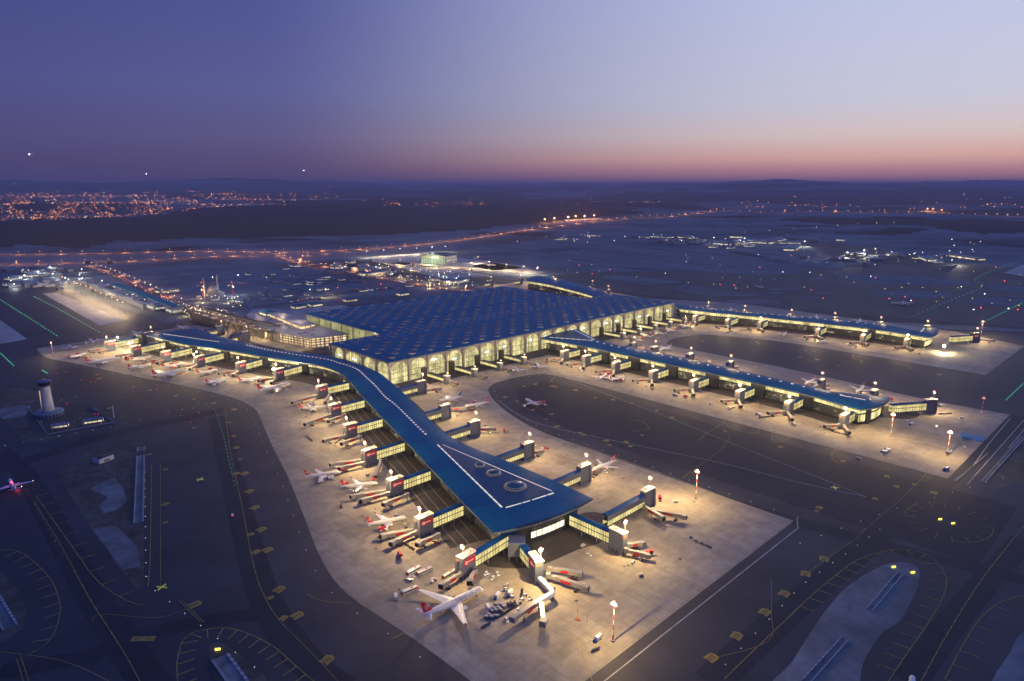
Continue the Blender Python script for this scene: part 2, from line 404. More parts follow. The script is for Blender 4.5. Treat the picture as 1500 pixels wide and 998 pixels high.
apron_poly = left_edge + pocket1 + right1 + pocket2 + right2
sheet('apron', [apron_poly], .10, M['apron'])
sheet('taxilane_asphalt', [smooth_line([(660, 100), (655, 500), (680, 660), (730, 740), (780, 745), (815, 690), (815, 100)], 3)], .04, M['asphalt_dark'])  # darker asphalt of the taxilane between the piers
def band(pts, w, z=.05, name='taxiway_track', mat='asphalt_dark'):
    b = MB(); b.ribbon(smooth_line(PX(pts), 6), w, z); return struct(b.build(name, M[mat]))
band([(0, 660), (40, 700), (90, 790), (140, 880), (200, 970), (230, 1010)], 22)
band([(-40, 700), (60, 668), (150, 640), (260, 615), (330, 600)], 26, .052)
band([(318, 610), (340, 700), (365, 800), (390, 880), (440, 960), (500, 1010)], 24, .054)
band([(0, 985), (120, 962), (230, 925), (330, 905), (380, 900)], 16, .056)
band([(1040, 1000), (1150, 900), (1280, 790), (1400, 690), (1500, 610)], 24, .058)
band([(900, 690), (1100, 745), (1300, 800), (1500, 850)], 18, .06)
band([(1330, 998), (1420, 880), (1500, 790)], 20, .062)
# ---------------------------------------------------------------- islands
def island(px, mat, z=.07, name='grass_island'): return sheet(name, [smooth_line(PX(px), 4, True)], z, M[mat])
island([(85, 690), (110, 672), (140, 655), (200, 645), (215, 655), (213, 700), (211, 780), (210, 850), (200, 862), (180, 840), (150, 800), (118, 752), (95, 715)], 'soil')
sheet('concrete_patch', [PX([(162, 702), (168, 700), (180, 715), (185, 728), (185, 735), (170, 748), (152, 752), (145, 742), (158, 728), (145, 722), (132, 716), (140, 710)]), PX([(135, 775), (170, 770), (200, 800), (206, 830), (180, 835)])], .09, M['patch'])
island([(0, 580), (30, 568), (70, 580), (120, 590), (168, 610), (150, 628), (110, 640), (60, 648), (30, 642), (10, 620), (0, 600)], 'soil', .07)
sheet('concrete_patch', [smooth_line(PX([(0, 600), (30, 594), (50, 598), (40, 608), (5, 614)]), 3, True)], .09, M['patch'])
sheet('tower_yard', [PX([(35, 612), (50, 588), (110, 592), (168, 613), (168, 622), (75, 638)])], .10, M['service'])
island([(1130, 1010), (1160, 970), (1195, 915), (1230, 870), (1262, 845), (1295, 828), (1325, 824), (1345, 833), (1346, 855), (1330, 890), (1318, 910), (1290, 930), (1265, 970), (1245, 1015)], 'grass_pale')
island([(1436, 716), (1450, 690), (1480, 665), (1500, 652), (1560, 640), (1560, 700), (1500, 705), (1470, 714)], 'grass', .07)
island([(1455, 1010), (1480, 955), (1500, 925), (1560, 900), (1560, 1010)], 'grass_pale', .07)
island([(-40, 830), (0, 838), (18, 855), (33, 870), (38, 895), (35, 915), (15, 935), (-40, 945)], 'soil', .07)
island([(306, 948), (325, 942), (345, 955), (372, 975), (392, 1005), (325, 1005), (308, 975)], 'soil', .07)
island([(1372, 762), (1385, 757), (1398, 757), (1402, 764), (1392, 770), (1378, 770)], 'soil', .07)
# ---------------------------------------------------------------- painted lines
LY = MB(); LW = MB()
def yl(pts, w=.7, mb=LY, z=.14, sm=4): mb.ribbon(smooth_line(PX(pts), sm) if sm else PX(pts), w, z)
def ticks(pts, side, n, L=11, w=.9):
    p = smooth_line(PX(pts), 8)
    tot = sum(math.dist(a, b) for a, b in zip(p, p[1:]))
    for x, y, a in sample(p, tot / n):
        d = a + side * PI / 2 * .92
        LY.ribbon([(x, y), (x + math.cos(d) * L, y + math.sin(d) * L)], w, .142)
arc1 = [(0, 807), (17, 806), (37, 813), (60, 833), (77, 853), (86, 877), (88, 897), (80, 927), (63, 947), (43, 958)]
arc2 = [(53, 727), (85, 772), (117, 817), (133, 840), (153, 860), (180, 877), (200, 885), (213, 886)]
arc2b = [(217, 860), (220, 813), (221, 750), (222, 680)]
arc3 = [(261, 1005), (259, 973), (266, 943), (276, 931), (293, 924), (327, 920), (360, 927), (400, 947), (430, 973), (462, 1000)]
arc4 = [(1061, 995), (1100, 957), (1143, 916), (1172, 888), (1201, 862), (1226, 842), (1251, 823), (1280, 812), (1312, 805), (1344, 808), (1362, 815), (1375, 828), (1386, 848), (1382, 873), (1362, 909), (1323, 966), (1300, 1000)]
arc5 = [(1384, 995), (1409, 948), (1434, 909), (1463, 884), (1499, 873), (1540, 870)]
for a, sd, n in ((arc1, -1, 12), (arc2, 1, 10), (arc3, -1, 16), (arc4[3:], -1, 24), (arc5, -1, 9)):
    yl(a); ticks(a, sd, n)
yl(arc4[:4]); yl(arc2b)
cx, cy = at(1389, 764); rr = 36
circ = [(cx + rr * math.cos(t / 36 * 2 * PI) * 1.25, cy + rr * math.sin(t / 36 * 2 * PI)) for t in range(37)]
for lo, hi in ((2, 12), (20, 30)): LY.ribbon(circ[lo:hi], .7, .14)
for k in range(16):
    t = k / 16 * 2 * PI
    LY.ribbon([(cx + 1.25 * rr * math.cos(t), cy + rr * math.sin(t)), (cx + 1.25 * (rr - 9) * math.cos(t), cy + (rr - 9) * math.sin(t))], .9, .142)
for l in ([(1510, 760), (1481, 794), (1434, 855), (1390, 925), (1348, 1000)], [(1360, 690), (1330, 722), (1280, 765), (1250, 792), (1215, 816), (1180, 842)],
          [(330, 600), (337, 660), (352, 730), (372, 830), (388, 875), (410, 910), (450, 950), (495, 998)],
          [(50, 735), (90, 800), (130, 875), (175, 945), (205, 998)], [(235, 680), (235, 860)], [(0, 955), (90, 968), (160, 998)],
          [(262, 880), (294, 912)], [(267, 880), (299, 912)], [(1000, 700), (1070, 640), (1010, 610)],
          [(30, 960), (42, 998)], [(24, 963), (34, 998)], [(135, 910), (150, 900), (230, 905), (280, 890)], [(450, 870), (470, 880), (510, 884)],
          [(1130, 850), (1130, 900), (1125, 940), (1042, 965)], [(830, 905), (855, 965), (868, 998)]):
    yl(l, .5)
# stand lead-in lines on the aprons
for l in ([(926, 632), (950, 628), (940, 618), (920, 615)], [(1053, 600), (1062, 616), (1037, 634), (1022, 648)], [(1060, 617), (1075, 630), (1108, 634), (1113, 628), (1145, 630), (1164, 631)],
          [(1165, 630), (1158, 641), (1134, 648), (1131, 636), (1140, 630)], [(1231, 655), (1219, 664), (1221, 674), (1234, 681)], [(1106, 594), (1112, 590), (1103, 600)],
          [(1018, 574), (1014, 579), (1004, 581)], [(822, 545), (812, 553), (806, 560)], [(1113, 497), (1109, 503)], [(1181, 512), (1181, 516), (1195, 518)], [(1250, 519), (1249, 525), (1262, 529)]):
    yl(l, .8)
def wl(pts, w=.9, sm=3): yl(pts, w, LW, .145, sm)
wl([(826, 553), (900, 582), (980, 612), (1100, 661), (1200, 700), (1268, 728)]); wl([(728, 586), (760, 608), (800, 624), (900, 646), (1050, 677), (1170, 707), (1268, 728)])
def wline(a, b, w=1.0): LW.ribbon([a, b], w, .147)
wline((262, 237), (612, 237)); wline((612, 237), (630, 246)); wline((246, 300), (246, 215))
wline((1148, 150), (842, 150)); wline((1180, 142), (1000, 142)); wline((700, 230), (700, 230.5))
wl([(740, 604), (784, 632), (840, 650), (930, 680), (1045, 722)], .7)
wl([(1480, 613), (1447, 652), (1425, 683), (1397, 704)], 1.1, 2); wl([(1447, 664), (1400, 705)], .8, 0)
wl([(1060, 447), (1180, 458), (1260, 462)], 1.2); wl([(940, 416), (1010, 428), (1040, 433)], 1.5); wl([(1109, 414), (1132, 410)], 1.8)
for k in range(9):       # joint-like crosses and stand numbers boxes
    x, y = 262 + 40 * k, 262; wline((x, y), (x + 1.5, y + 14), .5)
LY.build('painted_yellow_lines', M['yellow_line'])['kind'] = 'structure'
LW.build('painted_white_lines', M['white_line'])['kind'] = 'structure'
# painted taxiway signs: yellow panels on the asphalt, dark figures inside
SG = MB()
big = [(358, 694), (365, 720), (373, 744), (383, 776), (392, 806), (409, 864), (435, 902), (285, 886), (479, 967), (1042, 964), (1079, 932), (1120, 897), (1149, 870), (1180, 841), (1207, 819)]
mid = [(195, 567), (219, 572), (257, 580), (284, 585), (313, 591), (343, 600), (335, 619), (342, 639), (346, 656), (352, 673), (142, 549), (145, 555), (96, 545), (242, 688), (242, 739), (242, 766),
       (367, 783), (375, 809), (396, 876), (415, 906), (346, 694), (284, 627), (218, 666), (160, 598), (110, 582), (1313, 713), (1368, 722), (1339, 710), (1282, 731), (1200, 744), (1196, 749), (1299, 698),
       (740, 582), (757, 588), (768, 566), (784, 563), (814, 567), (809, 566), (843, 572), (872, 583), (898, 586), (780, 601), (800, 614), (808, 607), (816, 625), (850, 634), (855, 637), (888, 646), (893, 652), (923, 654), (917, 648), (940, 638), (962, 602), (984, 612), (1062, 632), (1143, 655),
       (1029, 500), (1052, 496), (1108, 501), (1112, 504), (1180, 513), (1192, 515), (1172, 524), (1140, 504), (1067, 519), (1197, 527), (1262, 530), (1333, 540), (1376, 549), (1227, 536), (1235, 676), (1297, 672), (925, 591), (1213, 487), (1150, 480)]
for i, (x, y) in enumerate(big + mid):
    p = at(x, y); s = 7.6 if i < len(big) else 4.2 + (i % 3); d = math.hypot(*p)
    if d > 1500: s *= 1.25
    r = R.choice([0, .1, -.1, .35])
    SG.prism([(p[0] + s * (a * math.cos(r) - b * math.sin(r)), p[1] + s * (a * math.sin(r) + b * math.cos(r))) for a, b in ((-.6, -.5), (.5, -.5), (.72, 0), (.5, .5), (-.6, .5), (-.45, 0))], .15, .17, 0)
    for k in range(3):
        SG.box(p[0] + (k - 1) * s * .28, p[1], .18, s * .1, s * .55, .02, 0, 1)
SG.build('painted_taxiway_signs', [M['yellow'], M['black']])['kind'] = 'structure'
def ground_text(txt, p, size, rot, mat, name='painted_number', z=.2):
    cu = bpy.data.curves.new(name, 'FONT'); cu.body = txt; cu.size = size; cu.align_x = 'CENTER'; cu.align_y = 'CENTER'
    o = bpy.data.objects.new(name, cu); C.objects.link(o); bpy.context.view_layer.update()
    me = bpy.data.meshes.new_from_object(o.evaluated_get(bpy.context.evaluated_depsgraph_get())); bpy.data.objects.remove(o)
    me.materials.clear(); me.materials.append(mat)
    q = bpy.data.objects.new(name, me); C.objects.link(q); q.location = (p[0], p[1], z); q.rotation_euler[2] = rot; return q
b = MB(); p = at(210, 936); rt = HEAD * 0 - math.radians(45)
b.box(p[0], p[1], .15, 17, 5.2, .03, rt + .05, 0); struct(b.build('painted_number_panel', M['yellow']))
struct(ground_text('1827 1827', p, 4.2, rt + .05, M['black']))
# ================================================================ sky, air, camera
w = bpy.data.worlds.new('World'); sc.world = w; w.use_nodes = True
nt = w.node_tree; ns, ls = nt.nodes, nt.links
bg = ns['Background']
tc = N(ns, 'ShaderNodeTexCoord'); sx = N(ns, 'ShaderNodeSeparateXYZ'); ls.new(tc.outputs['Generated'], sx.inputs[0])
X, Y, Z = sx.outputs
el = math_(nt, 'DIVIDE', math_(nt, 'MAXIMUM', Z, 0.0), .5)          # 0..1 for elevation 0..30 degrees
S = lambda e: math.sin(math.radians(e)) / .5
L_ = ramp(nt, el, [(0, srgb(62, 56, 100)), (S(1), srgb(66, 60, 108)), (S(3), srgb(68, 66, 118)), (S(7), srgb(66, 71, 130)), (S(14), srgb(55, 63, 122)), (.5, srgb(42, 62, 134)), (1, srgb(36, 66, 150))])
C_ = ramp(nt, el, [(0, srgb(80, 67, 106)), (S(1.5), srgb(93, 79, 118)), (S(3.5), srgb(104, 96, 140)), (S(7), srgb(102, 106, 160)), (S(14), srgb(88, 96, 162)), (.5, srgb(78, 100, 178)), (1, srgb(54, 92, 190))])
R_ = ramp(nt, el, [(0, srgb(150, 108, 130)), (S(1.0), srgb(192, 136, 146)), (S(2.0), srgb(226, 176, 165)), (S(3.6), srgb(224, 202, 200)), (S(6), srgb(206, 206, 224)), (S(14), srgb(192, 200, 234)), (.5, srgb(165, 185, 232)), (1, srgb(92, 132, 215))])
# azimuth towards the afterglow (about 52 degrees right of the view)
ga = HEAD_SUN = math.atan2(sa, ca) - math.radians(52)
hl = math_(nt, 'SQRT', math_(nt, 'ADD', math_(nt, 'MULTIPLY', X, X), math_(nt, 'MULTIPLY', Y, Y)))
dt = math_(nt, 'DIVIDE', math_(nt, 'ADD', math_(nt, 'MULTIPLY', X, math.cos(ga)), math_(nt, 'MULTIPLY', Y, math.sin(ga))), math_(nt, 'MAXIMUM', hl, .001))
cz = lambda deg: math.cos(math.radians(deg)) * .5 + .5
az = math_(nt, 'ADD', math_(nt, 'MULTIPLY', dt, .5), .5)
f1 = ramp(nt, az, [(cz(114), (0, 0, 0)), (cz(32), (1, 1, 1))], 'EASE')
f2 = ramp(nt, az, [(cz(72), (0, 0, 0)), (cz(4), (1, 1, 1))], 'EASE')
col = mixc(nt, f2, mixc(nt, f1, L_, C_), R_)
ls.new(col, bg.inputs['Color']); bg.inputs['Strength'].default_value = 1.0
sun = bpy.data.lights.new('afterglow', 'SUN'); sun.energy = .12; sun.angle = math.radians(20); sun.color = (1, .62, .55)
so = bpy.data.objects.new('afterglow', sun); C.objects.link(so)
d = Vector((math.cos(ga), math.sin(ga), .12)); so.rotation_euler = d.to_track_quat('Z', 'Y').to_euler()
cam = bpy.data.cameras.new('camera'); cam.sensor_width = 36; cam.lens = 24; cam.clip_end = 200000; cam.clip_start = 1
co = bpy.data.objects.new('camera', cam); C.objects.link(co); co.location = (0, 0, H)
d = Vector((ca * cp, sa * cp, -sp)); co.rotation_euler = d.to_track_quat('-Z', 'Y').to_euler()
sc.camera = co
HZ = True
if HZ:
    b = MB(); b.box(0, 0, -30, 190000, 190000, 530)
    m = bpy.data.materials.new('evening_air'); m.use_nodes = True; nt = m.node_tree; nt.nodes.clear()
    out = nt.nodes.new('ShaderNodeOutputMaterial'); v = nt.nodes.new('ShaderNodeVolumePrincipled')
    v.inputs['Color'].default_value = (.72, .71, .93, 1); v.inputs['Density'].default_value = HAZE_DENSITY if 'HAZE_DENSITY' in globals() else 4.4e-5
    v.inputs['Anisotropy'].default_value = .0
    nt.links.new(v.outputs[0], out.inputs['Volume'])
    o = b.build('haze', m); o['kind'] = 'stuff'
vs_ = sc.view_settings; vs_.view_transform = 'Standard'; vs_.look = 'None'; vs_.exposure = 0; vs_.gamma = 1
cy_ = sc.cycles
cy_.use_denoising = True
try: cy_.denoiser = 'OPENIMAGEDENOISE'
except Exception: pass
cy_.max_bounces = 4; cy_.diffuse_bounces = 2; cy_.glossy_bounces = 2; cy_.transmission_bounces = 2; cy_.volume_bounces = 0; cy_.transparent_max_bounces = 6
cy_.sample_clamp_indirect = 3.0; cy_.sample_clamp_direct = 0
cy_.use_light_tree = True; cy_.caustics_reflective = False; cy_.caustics_refractive = False
# ================================================================ buildings of the airport
def bp(mb, name, mats, root, smooth=False):
    me = mb.mesh(name, mats, smooth, root.location)
    o = bpy.data.objects.new(name, me); C.objects.link(o); o.parent = root; return o
def lp(mb, name, mats, root, smooth=False):
    return mb.build(name, mats, root, smooth)
def lamp(root, loc, power, col=WARM, rad=0.0, name='lamp_light', kind='POINT'):
    l = bpy.data.lights.new(name, kind); l.energy = power; l.color = col
    l.shadow_soft_size = 0.0
    o = bpy.data.objects.new(name, l); C.objects.link(o); o.location = loc
    if root is not None: o.parent = root
    return o
def offset(poly, d):
    n = len(poly); out = []
    ar = sum(poly[i][0] * poly[(i + 1) % n][1] - poly[(i + 1) % n][0] * poly[i][1] for i in range(n)); s = 1 if ar > 0 else -1
    for i in range(n):
        a, b, c = Vector(poly[i - 1]), Vector(poly[i]), Vector(poly[(i + 1) % n])
        e1, e2 = (b - a).normalized(), (c - b).normalized()
        n1, n2 = Vector((-e1.y, e1.x)), Vector((-e2.y, e2.x)); m = n1 + n2
        if m.length < .2: m = n1
        m.normalize(); k = d / max(.4, m.dot(n1))
        out.append(tuple(b + m * k * s))
    return out
# ---------------------------------------------------------------- main terminal
BAY = 39.57
T = tag(empty('airport_terminal', (1020, 1150, 0)), 'huge main terminal with blue roof full of skylights and a glowing arched front', 'terminal')
rects = [(604, 907, 1436, 1099), (715, 1099, 1325, 1401)]
def roofz(x, y):
    e = min(x - 604, 1436 - x, y - 907, (1401 - y) if 715 < x < 1325 else (1099 - y))
    k = max(0, min(1, e / 14))
    return 39.3 + k * (1.2 + .7 * math.cos(2 * PI * (x - 604) / BAY) * math.cos(2 * PI * (y - 907) / BAY) + .9 * math.sin((y - 907) / 247 * 2 * PI))
b = MB(); st = BAY / 6
for (x0, y0, x1, y1) in rects:
    nx, ny = round((x1 - x0) / st), round((y1 - y0) / st)
    vs = [(x0 + (x1 - x0) * i / nx, y0 + (y1 - y0) * j / ny) for j in range(ny + 1) for i in range(nx + 1)]
    b.add([(x, y, roofz(x, y)) for x, y in vs], [(j * (nx + 1) + i, j * (nx + 1) + i + 1, (j + 1) * (nx + 1) + i + 1, (j + 1) * (nx + 1) + i) for j in range(ny) for i in range(nx)])
bp(b, 'roof', M['roof'], T, True)
tpoly = [(604, 907), (1436, 907), (1436, 1099), (1325, 1099), (1325, 1401), (715, 1401), (715, 1099), (604, 1099)]
b = MB(); b.prism(offset(tpoly, -.6), 37.2, 39.25); bp(b, 'roof_edge', M['fascia'], T)
# roof lights: one at every bay centre and bay corner, glazed towards the apron
sky = []
for j in range(0, 25):
    for i in range(0, 43):
        if (i + j) % 2: continue
        x, y = 604 + BAY * i / 2, 907 + BAY * j / 2
        ok = any(x0 + 12 < x < x1 - 12 and y0 + 12 < y < y1 - 12 for x0, y0, x1, y1 in rects) or (727 < x < 1313 and 1080 < y < 1120)
        if ok and j not in (7, 14): sky.append((x, y))
sky.sort(key=lambda p: math.hypot(*p))
def skylight_geo(x, y, cap, gl):
    z = roofz(x, y) - .9; n = 20; ring = []; top = []
    big = ((int(x * 7 + y * 3)) % 5) * .25
    r = 6.1 + big
    for k in range(n):
        t = 2 * PI * k / n; dx, dy = math.cos(t) * r, math.sin(t) * r
        f = max(0, -(dx + dy) / r / 1.414)         # 1 towards the apron corner
        ring.append((x + dx * 1.06, y + dy * 1.06, z)); top.append((x + dx, y + dy, z + .9 + 1.5 * f))
    cap.add(top + [(x, y, z + 1.9)], [(k, (k + 1) % n, n) for k in range(n)])
    for k in range(n):
        t = 2 * PI * (k + .5) / n; f = -(math.cos(t) + math.sin(t)) / 1.414
        a, c = k, (k + 1) % n
        lo = lambda p, q: tuple(p[i] * .6 + q[i] * .4 for i in range(3))
        if f > .45: gl.add([ring[a], ring[c], lo(ring[c], top[c]), lo(ring[a], top[a])], [(0, 1, 2, 3)]); cap.add([lo(ring[a], top[a]), lo(ring[c], top[c]), top[c], top[a]], [(0, 1, 2, 3)])
        else: cap.add([ring[a], ring[c], top[c], top[a]], [(0, 1, 2, 3)])
restc, restg = MB(), MB()
for k, (x, y) in enumerate(sky):
    dark = (k * 37) % 29 == 0
    if k < 100:
        c, g = MB(), MB(); skylight_geo(x, y, c, g)
        co_ = bp(c, 'roof_light', M['core'] if dark else M['roof_dark'], T)
        me = g.mesh('roof_light_glass', M['skylight_rim'], False, T.location); q = bpy.data.objects.new('roof_light_glass', me); C.objects.link(q); q.parent = co_
    else: skylight_geo(x, y, restc, restg)
o = bp(restc, 'roof_light_field', M['roof_dark'], T); o['kind'] = 'stuff'
me = restg.mesh('roof_light_glass', M['skylight_rim'], False, T.location); q = bpy.data.objects.new('roof_light_glass', me); C.objects.link(q); q.parent = o
def arcade(p0, p1, cuts, base=0.0):
    """arched glazed front between two points; cuts = distances of the columns from p0"""
    d = Vector((p1[0] - p0[0], p1[1] - p0[1])).normalized(); nrm = Vector((d.y, -d.x))
    P = lambda s, z, o: (p0[0] + d.x * s + nrm.x * o, p0[1] + d.y * s + nrm.y * o, z)
    wall = MB()
    for a, c in zip(cuts, cuts[1:]):
        wdt = c - a; m = (a + c) / 2; hw = wdt / 2 - 1.6; n = 18; spring, crown = 21.0, 35.6
        arc = [(m - hw * math.cos(PI * k / n), spring + (crown - spring) * math.sin(PI * k / n)) for k in range(n + 1)]
        for o_, fl in ((-2.0, 0), (-3.0, 1)):
            top = 37.3
            for k in range(n):
                q = [P(arc[k][0], arc[k][1], o_), P(arc[k + 1][0], arc[k + 1][1], o_), P(arc[k + 1][0], top, o_), P(arc[k][0], top, o_)]
                wall.add(q, [(0, 1, 2, 3)])
            for s0, s1 in ((a, m - hw), (m + hw, c)):
                wall.add([P(s0, base, o_), P(s1, base, o_), P(s1, top, o_), P(s0, top, o_)], [(0, 1, 2, 3)])
        for k in range(n):
            wall.add([P(arc[k][0], arc[k][1], -2), P(arc[k + 1][0], arc[k + 1][1], -2), P(arc[k + 1][0], arc[k + 1][1], -4.4), P(arc[k][0], arc[k][1], -4.4)], [(0, 3, 2, 1)])
        g = MB()
        vs = [P(m - hw, base, -4.0), P(m + hw, base, -4.0)] + [P(x, z, -4.0) for x, z in reversed(arc)]
        g.add(vs, [tuple(range(len(vs)))])
        w_ = bp(g, 'arched_window', M['front_glass'], T)
        fr = MB()
        for k in range(1, 9):
            s = m - hw + 2 * hw * k / 9; zz = spring + (crown - spring) * math.sqrt(max(0, 1 - ((s - m) / hw) ** 2))
            a_, b_ = P(s, base, -3.7), P(s, zz, -3.7); fr.tube([a_, b_], .16, 4)
        for zz in (9, 18):
            fr.tube([P(m - hw, zz, -3.7), P(m + hw, zz, -3.7)], .35, 4)
        if (int(a * 7) % 3) and m > 5:
            sc_ = MB(); u_ = m + (R.random() - .5) * 14; zz = R.uniform(17, 25); ww = R.uniform(4, 7)
            sc_.add([P(u_ - ww, zz, -3.85), P(u_ + ww, zz, -3.85), P(u_ + ww, zz + 3.4, -3.85), P(u_ - ww, zz + 3.4, -3.85)], [(0, 1, 2, 3)])
            q = bpy.data.objects.new('display_board', sc_.mesh('display_board', M['board'], False, T.location)); C.objects.link(q); q.parent = w_
        q = bpy.data.objects.new('window_frame', fr.mesh('window_frame', M['core'], False, T.location)); C.objects.link(q); q.parent = w_
    bp(wall, 'arcade_wall', M['column'], T)
    for s in cuts:
        cl = MB(); x, y, _ = P(s, 0, -1.0); cl.box(x, y, base, 2.6, 2.6, 20 - base, math.atan2(d.y, d.x)); cl.box(x, y, 20, 2.6, 2.6, 17.2, math.atan2(d.y, d.x), 0, 1.5, 1.0)
        bp(cl, 'column', M['column'], T)
nb = 21
arcade((604, 907), (1436, 907), [1.3] + [BAY * k for k in range(1, nb)] + [830.4])
arcade((604, 1099), (604, 907), [1.3, 13, 50.5, 108.5, 150.5, 190.7])
b = MB(); b.add([(719, 1401, 0), (719, 1103, 0), (719, 1103, 37), (719, 1401, 37)], [(0, 1, 2, 3)]); bp(b, 'side_glazing', M['recess_glass'], T)
b = MB(); b.add([(604, 1095, 0), (715, 1095, 0), (715, 1095, 37), (604, 1095, 37)], [(0, 1, 2, 3)]); b.prism([(1432, 911), (1432, 1095), (1321, 1095), (1321, 1397), (719.5, 1397), (719.5, 1096), (1300, 1096), (1300, 915)], 0, 37, 0, False); bp(b, 'rear_wall', M['grey'], T)
for k in range(7):
    c_ = MB(); c_.box(717, 1110 + 46 * k, 0, 1.8, 1.8, 37.2); bp(c_, 'column', M['column'], T)
lamp(T, (690 - 1020, 0, 30), 40000)
# ---------------------------------------------------------------- piers
def resample(pts, n):
    L = [0]
    for a, b_ in zip(pts, pts[1:]): L.append(L[-1] + math.dist(a, b_))
    out = []; j = 0
    for k in range(n):
        t = L[-1] * k / (n - 1)
        while j < len(L) - 2 and L[j + 1] < t: j += 1
        u = (t - L[j]) / max(1e-6, L[j + 1] - L[j]); out.append((pts[j][0] + (pts[j + 1][0] - pts[j][0]) * u, pts[j][1] + (pts[j + 1][1] - pts[j][1]) * u))
    return out
def pier(name, label, Lp, Rp, zt=25.0, inset=11, rise=1.6, chunk=84, front=None, cat='pier building', front_in=6):
    Ls, Rs = smooth_line(Lp, 5), smooth_line(Rp, 5); n = 70
    Ls, Rs = resample(Ls, n), resample(Rs, n)
    mid = ((Lp[len(Lp) // 2][0] + Rp[len(Rp) // 2][0]) / 2, (Lp[len(Lp) // 2][1] + Rp[len(Rp) // 2][1]) / 2)
    root = tag(empty(name, (mid[0], mid[1], 0)), label, cat)
    m = 8; vs = []
    ft = front or []
    for i in range(n):
        for k in range(m + 1):
            t = k / m; vs.append((Ls[i][0] * (1 - t) + Rs[i][0] * t, Ls[i][1] * (1 - t) + Rs[i][1] * t, zt + rise * (1 - (2 * t - 1) ** 2)))
    if ft:   # bow the free end outwards
        for k in range(m + 1):
            t = k / m; b_ = ft * 4 * t * (1 - t); vx, vy = Ls[0][0] - Ls[1][0], Ls[0][1] - Ls[1][1]; l = math.hypot(vx, vy)
            x, y, z = vs[k]; vs[k] = (x + vx / l * b_, y + vy / l * b_, z)
    r = MB(); r.add(vs, [(i * (m + 1) + k, i * (m + 1) + k + 1, (i + 1) * (m + 1) + k + 1, (i + 1) * (m + 1) + k) for i in range(n - 1) for k in range(m)])
    bp(r, 'roof', M['roof'], root, True)
    outline = [v[:2] for v in vs[:m + 1]] + Rs[1:] + [v[:2] for v in vs[-(m + 1):]][::-1][1:] + Ls[::-1][1:-1]
    f = MB(); f.prism(outline, zt - 2.0, zt - .05); bp(f, 'roof_edge', M['fascia'], root)
    # outline runs free end left -> right, up the right side, across the root, back down the left
    body = offset(outline, inset)
    cum = 0; bands = {}
    nb_ = len(body)
    for i in range(nb_):
        a, b_ = body[i], body[(i + 1) % nb_]; l = math.dist(a, b_)
        seg = 'front' if i < m else int(cum // chunk); cum += l if i >= m else 0
        bands.setdefault(seg, []).append((a, b_))
    for seg, es in bands.items():
        g, lo, pl = MB(), MB(), MB()
        for a, b_ in es:
            for mbx, z0, z1 in ((g, zt - 9.5, zt - 3.5), (lo, 3.5, zt - 11.5)):
                mbx.add([(a[0], a[1], z0), (b_[0], b_[1], z0), (b_[0], b_[1], z1), (a[0], a[1], z1)], [(3, 2, 1, 0)])
        if seg == 'front' and name == 'near_pier':
            g, lo = MB(), MB()
            for (a, b_) in es[3:6]: lo.add([(a[0], a[1], 4.5), (b_[0], b_[1], 4.5), (b_[0], b_[1], 10.5), (a[0], a[1], 10.5)], [(3, 2, 1, 0)]); g.add([(a[0], a[1], 12.5), (b_[0], b_[1], 12.5), (b_[0], b_[1], zt - 3.5), (a[0], a[1], zt - 3.5)], [(3, 2, 1, 0)])
            q = MB(); q.prism(offset(body, .3)[:9] + [tuple((Vector(body[8]) + Vector(body[0])) / 2)], 0, zt - 1.9); bp(q, 'front_cladding', M['core'], root)
            bp(lo, 'front_windows', M['front_lit'], root); bp(g, 'front_dark_glazing', M['pier_low'], root); continue
        o1 = bp(g, 'upper_glazing', M['pier_glass'], root)
        o2 = bp(lo, 'lower_glazing', M['pier_low'] if seg != 'front' else M['pier_glass'], root)
    for z0, z1 in ((0, 3.5), (zt - 11.5, zt - 9.5), (zt - 3.5, zt - 1.9)):
        q = MB(); q.prism(offset(body, -.25), z0, z1); bp(q, 'floor_band', M['core'], root)
    return root, Ls, Rs, body
nearL = [(366, 400), (387, 469), (414, 554), (437, 624), (467, 722), (499, 822), (528, 905), (541, 957), (541, 1014), (523, 1071), (503, 1131), (482, 1204), (459, 1271), (435, 1341), (421, 1405), (408, 1477)]
nearR = [(480, 382), (483, 424), (484, 470), (484, 520), (483, 563), (486, 602), (495, 640), (513, 691), (548, 786), (572, 862), (586, 911), (592, 975), (588, 1050), (566, 1112), (541, 1170), (524, 1246), (515, 1330), (508, 1400), (504, 1477)]
nearpier, nL, nR, nbody = pier('near_pier', 'nearest long pier with flared blue roof end, curving away into the western wing', nearL, nearR, 25, 11, 1.4, 84, 9)
dL = [(947, 300), (950, 325), (958, 355), (964, 394), (966, 455), (967, 571), (967, 700), (964, 827), (958, 905)]
dR = [(1036, 292), (1015, 322), (1005, 345), (1006, 394), (1012, 455), (1020, 571), (1022, 690), (1018, 760), (1030, 820), (1078, 912)]
centrepier, dLs, dRs, dbody = pier('centre_pier', 'straight middle pier with blue roof, flat triangular roof pane at its terminal end', dL, dR, 25, 9, 1.6, 84, 10)
eL = [(1513, 372), (1516, 410), (1522, 476), (1513, 545), (1501, 611), (1484, 690), (1469, 756), (1448, 830), (1440, 900)]
eR = [(1629, 388), (1614, 421), (1600, 475), (1580, 545), (1558, 635), (1532, 715), (1510, 790), (1496, 860), (1488, 937)]
farpier, eLs, eRs, ebody = pier('far_pier', 'farthest eastern pier with long pale blue roof ending in a rounded white-edged tip', eL, eR, 25, 9, 1.6, 84, 10)
fL = [(1622, 1560), (1605, 1450), (1560, 1341), (1522, 1235), (1478, 1160), (1458, 1102)]
fR = [(1520, 1500), (1510, 1400), (1480, 1290), (1445, 1190), (1415, 1130), (1400, 1100)]
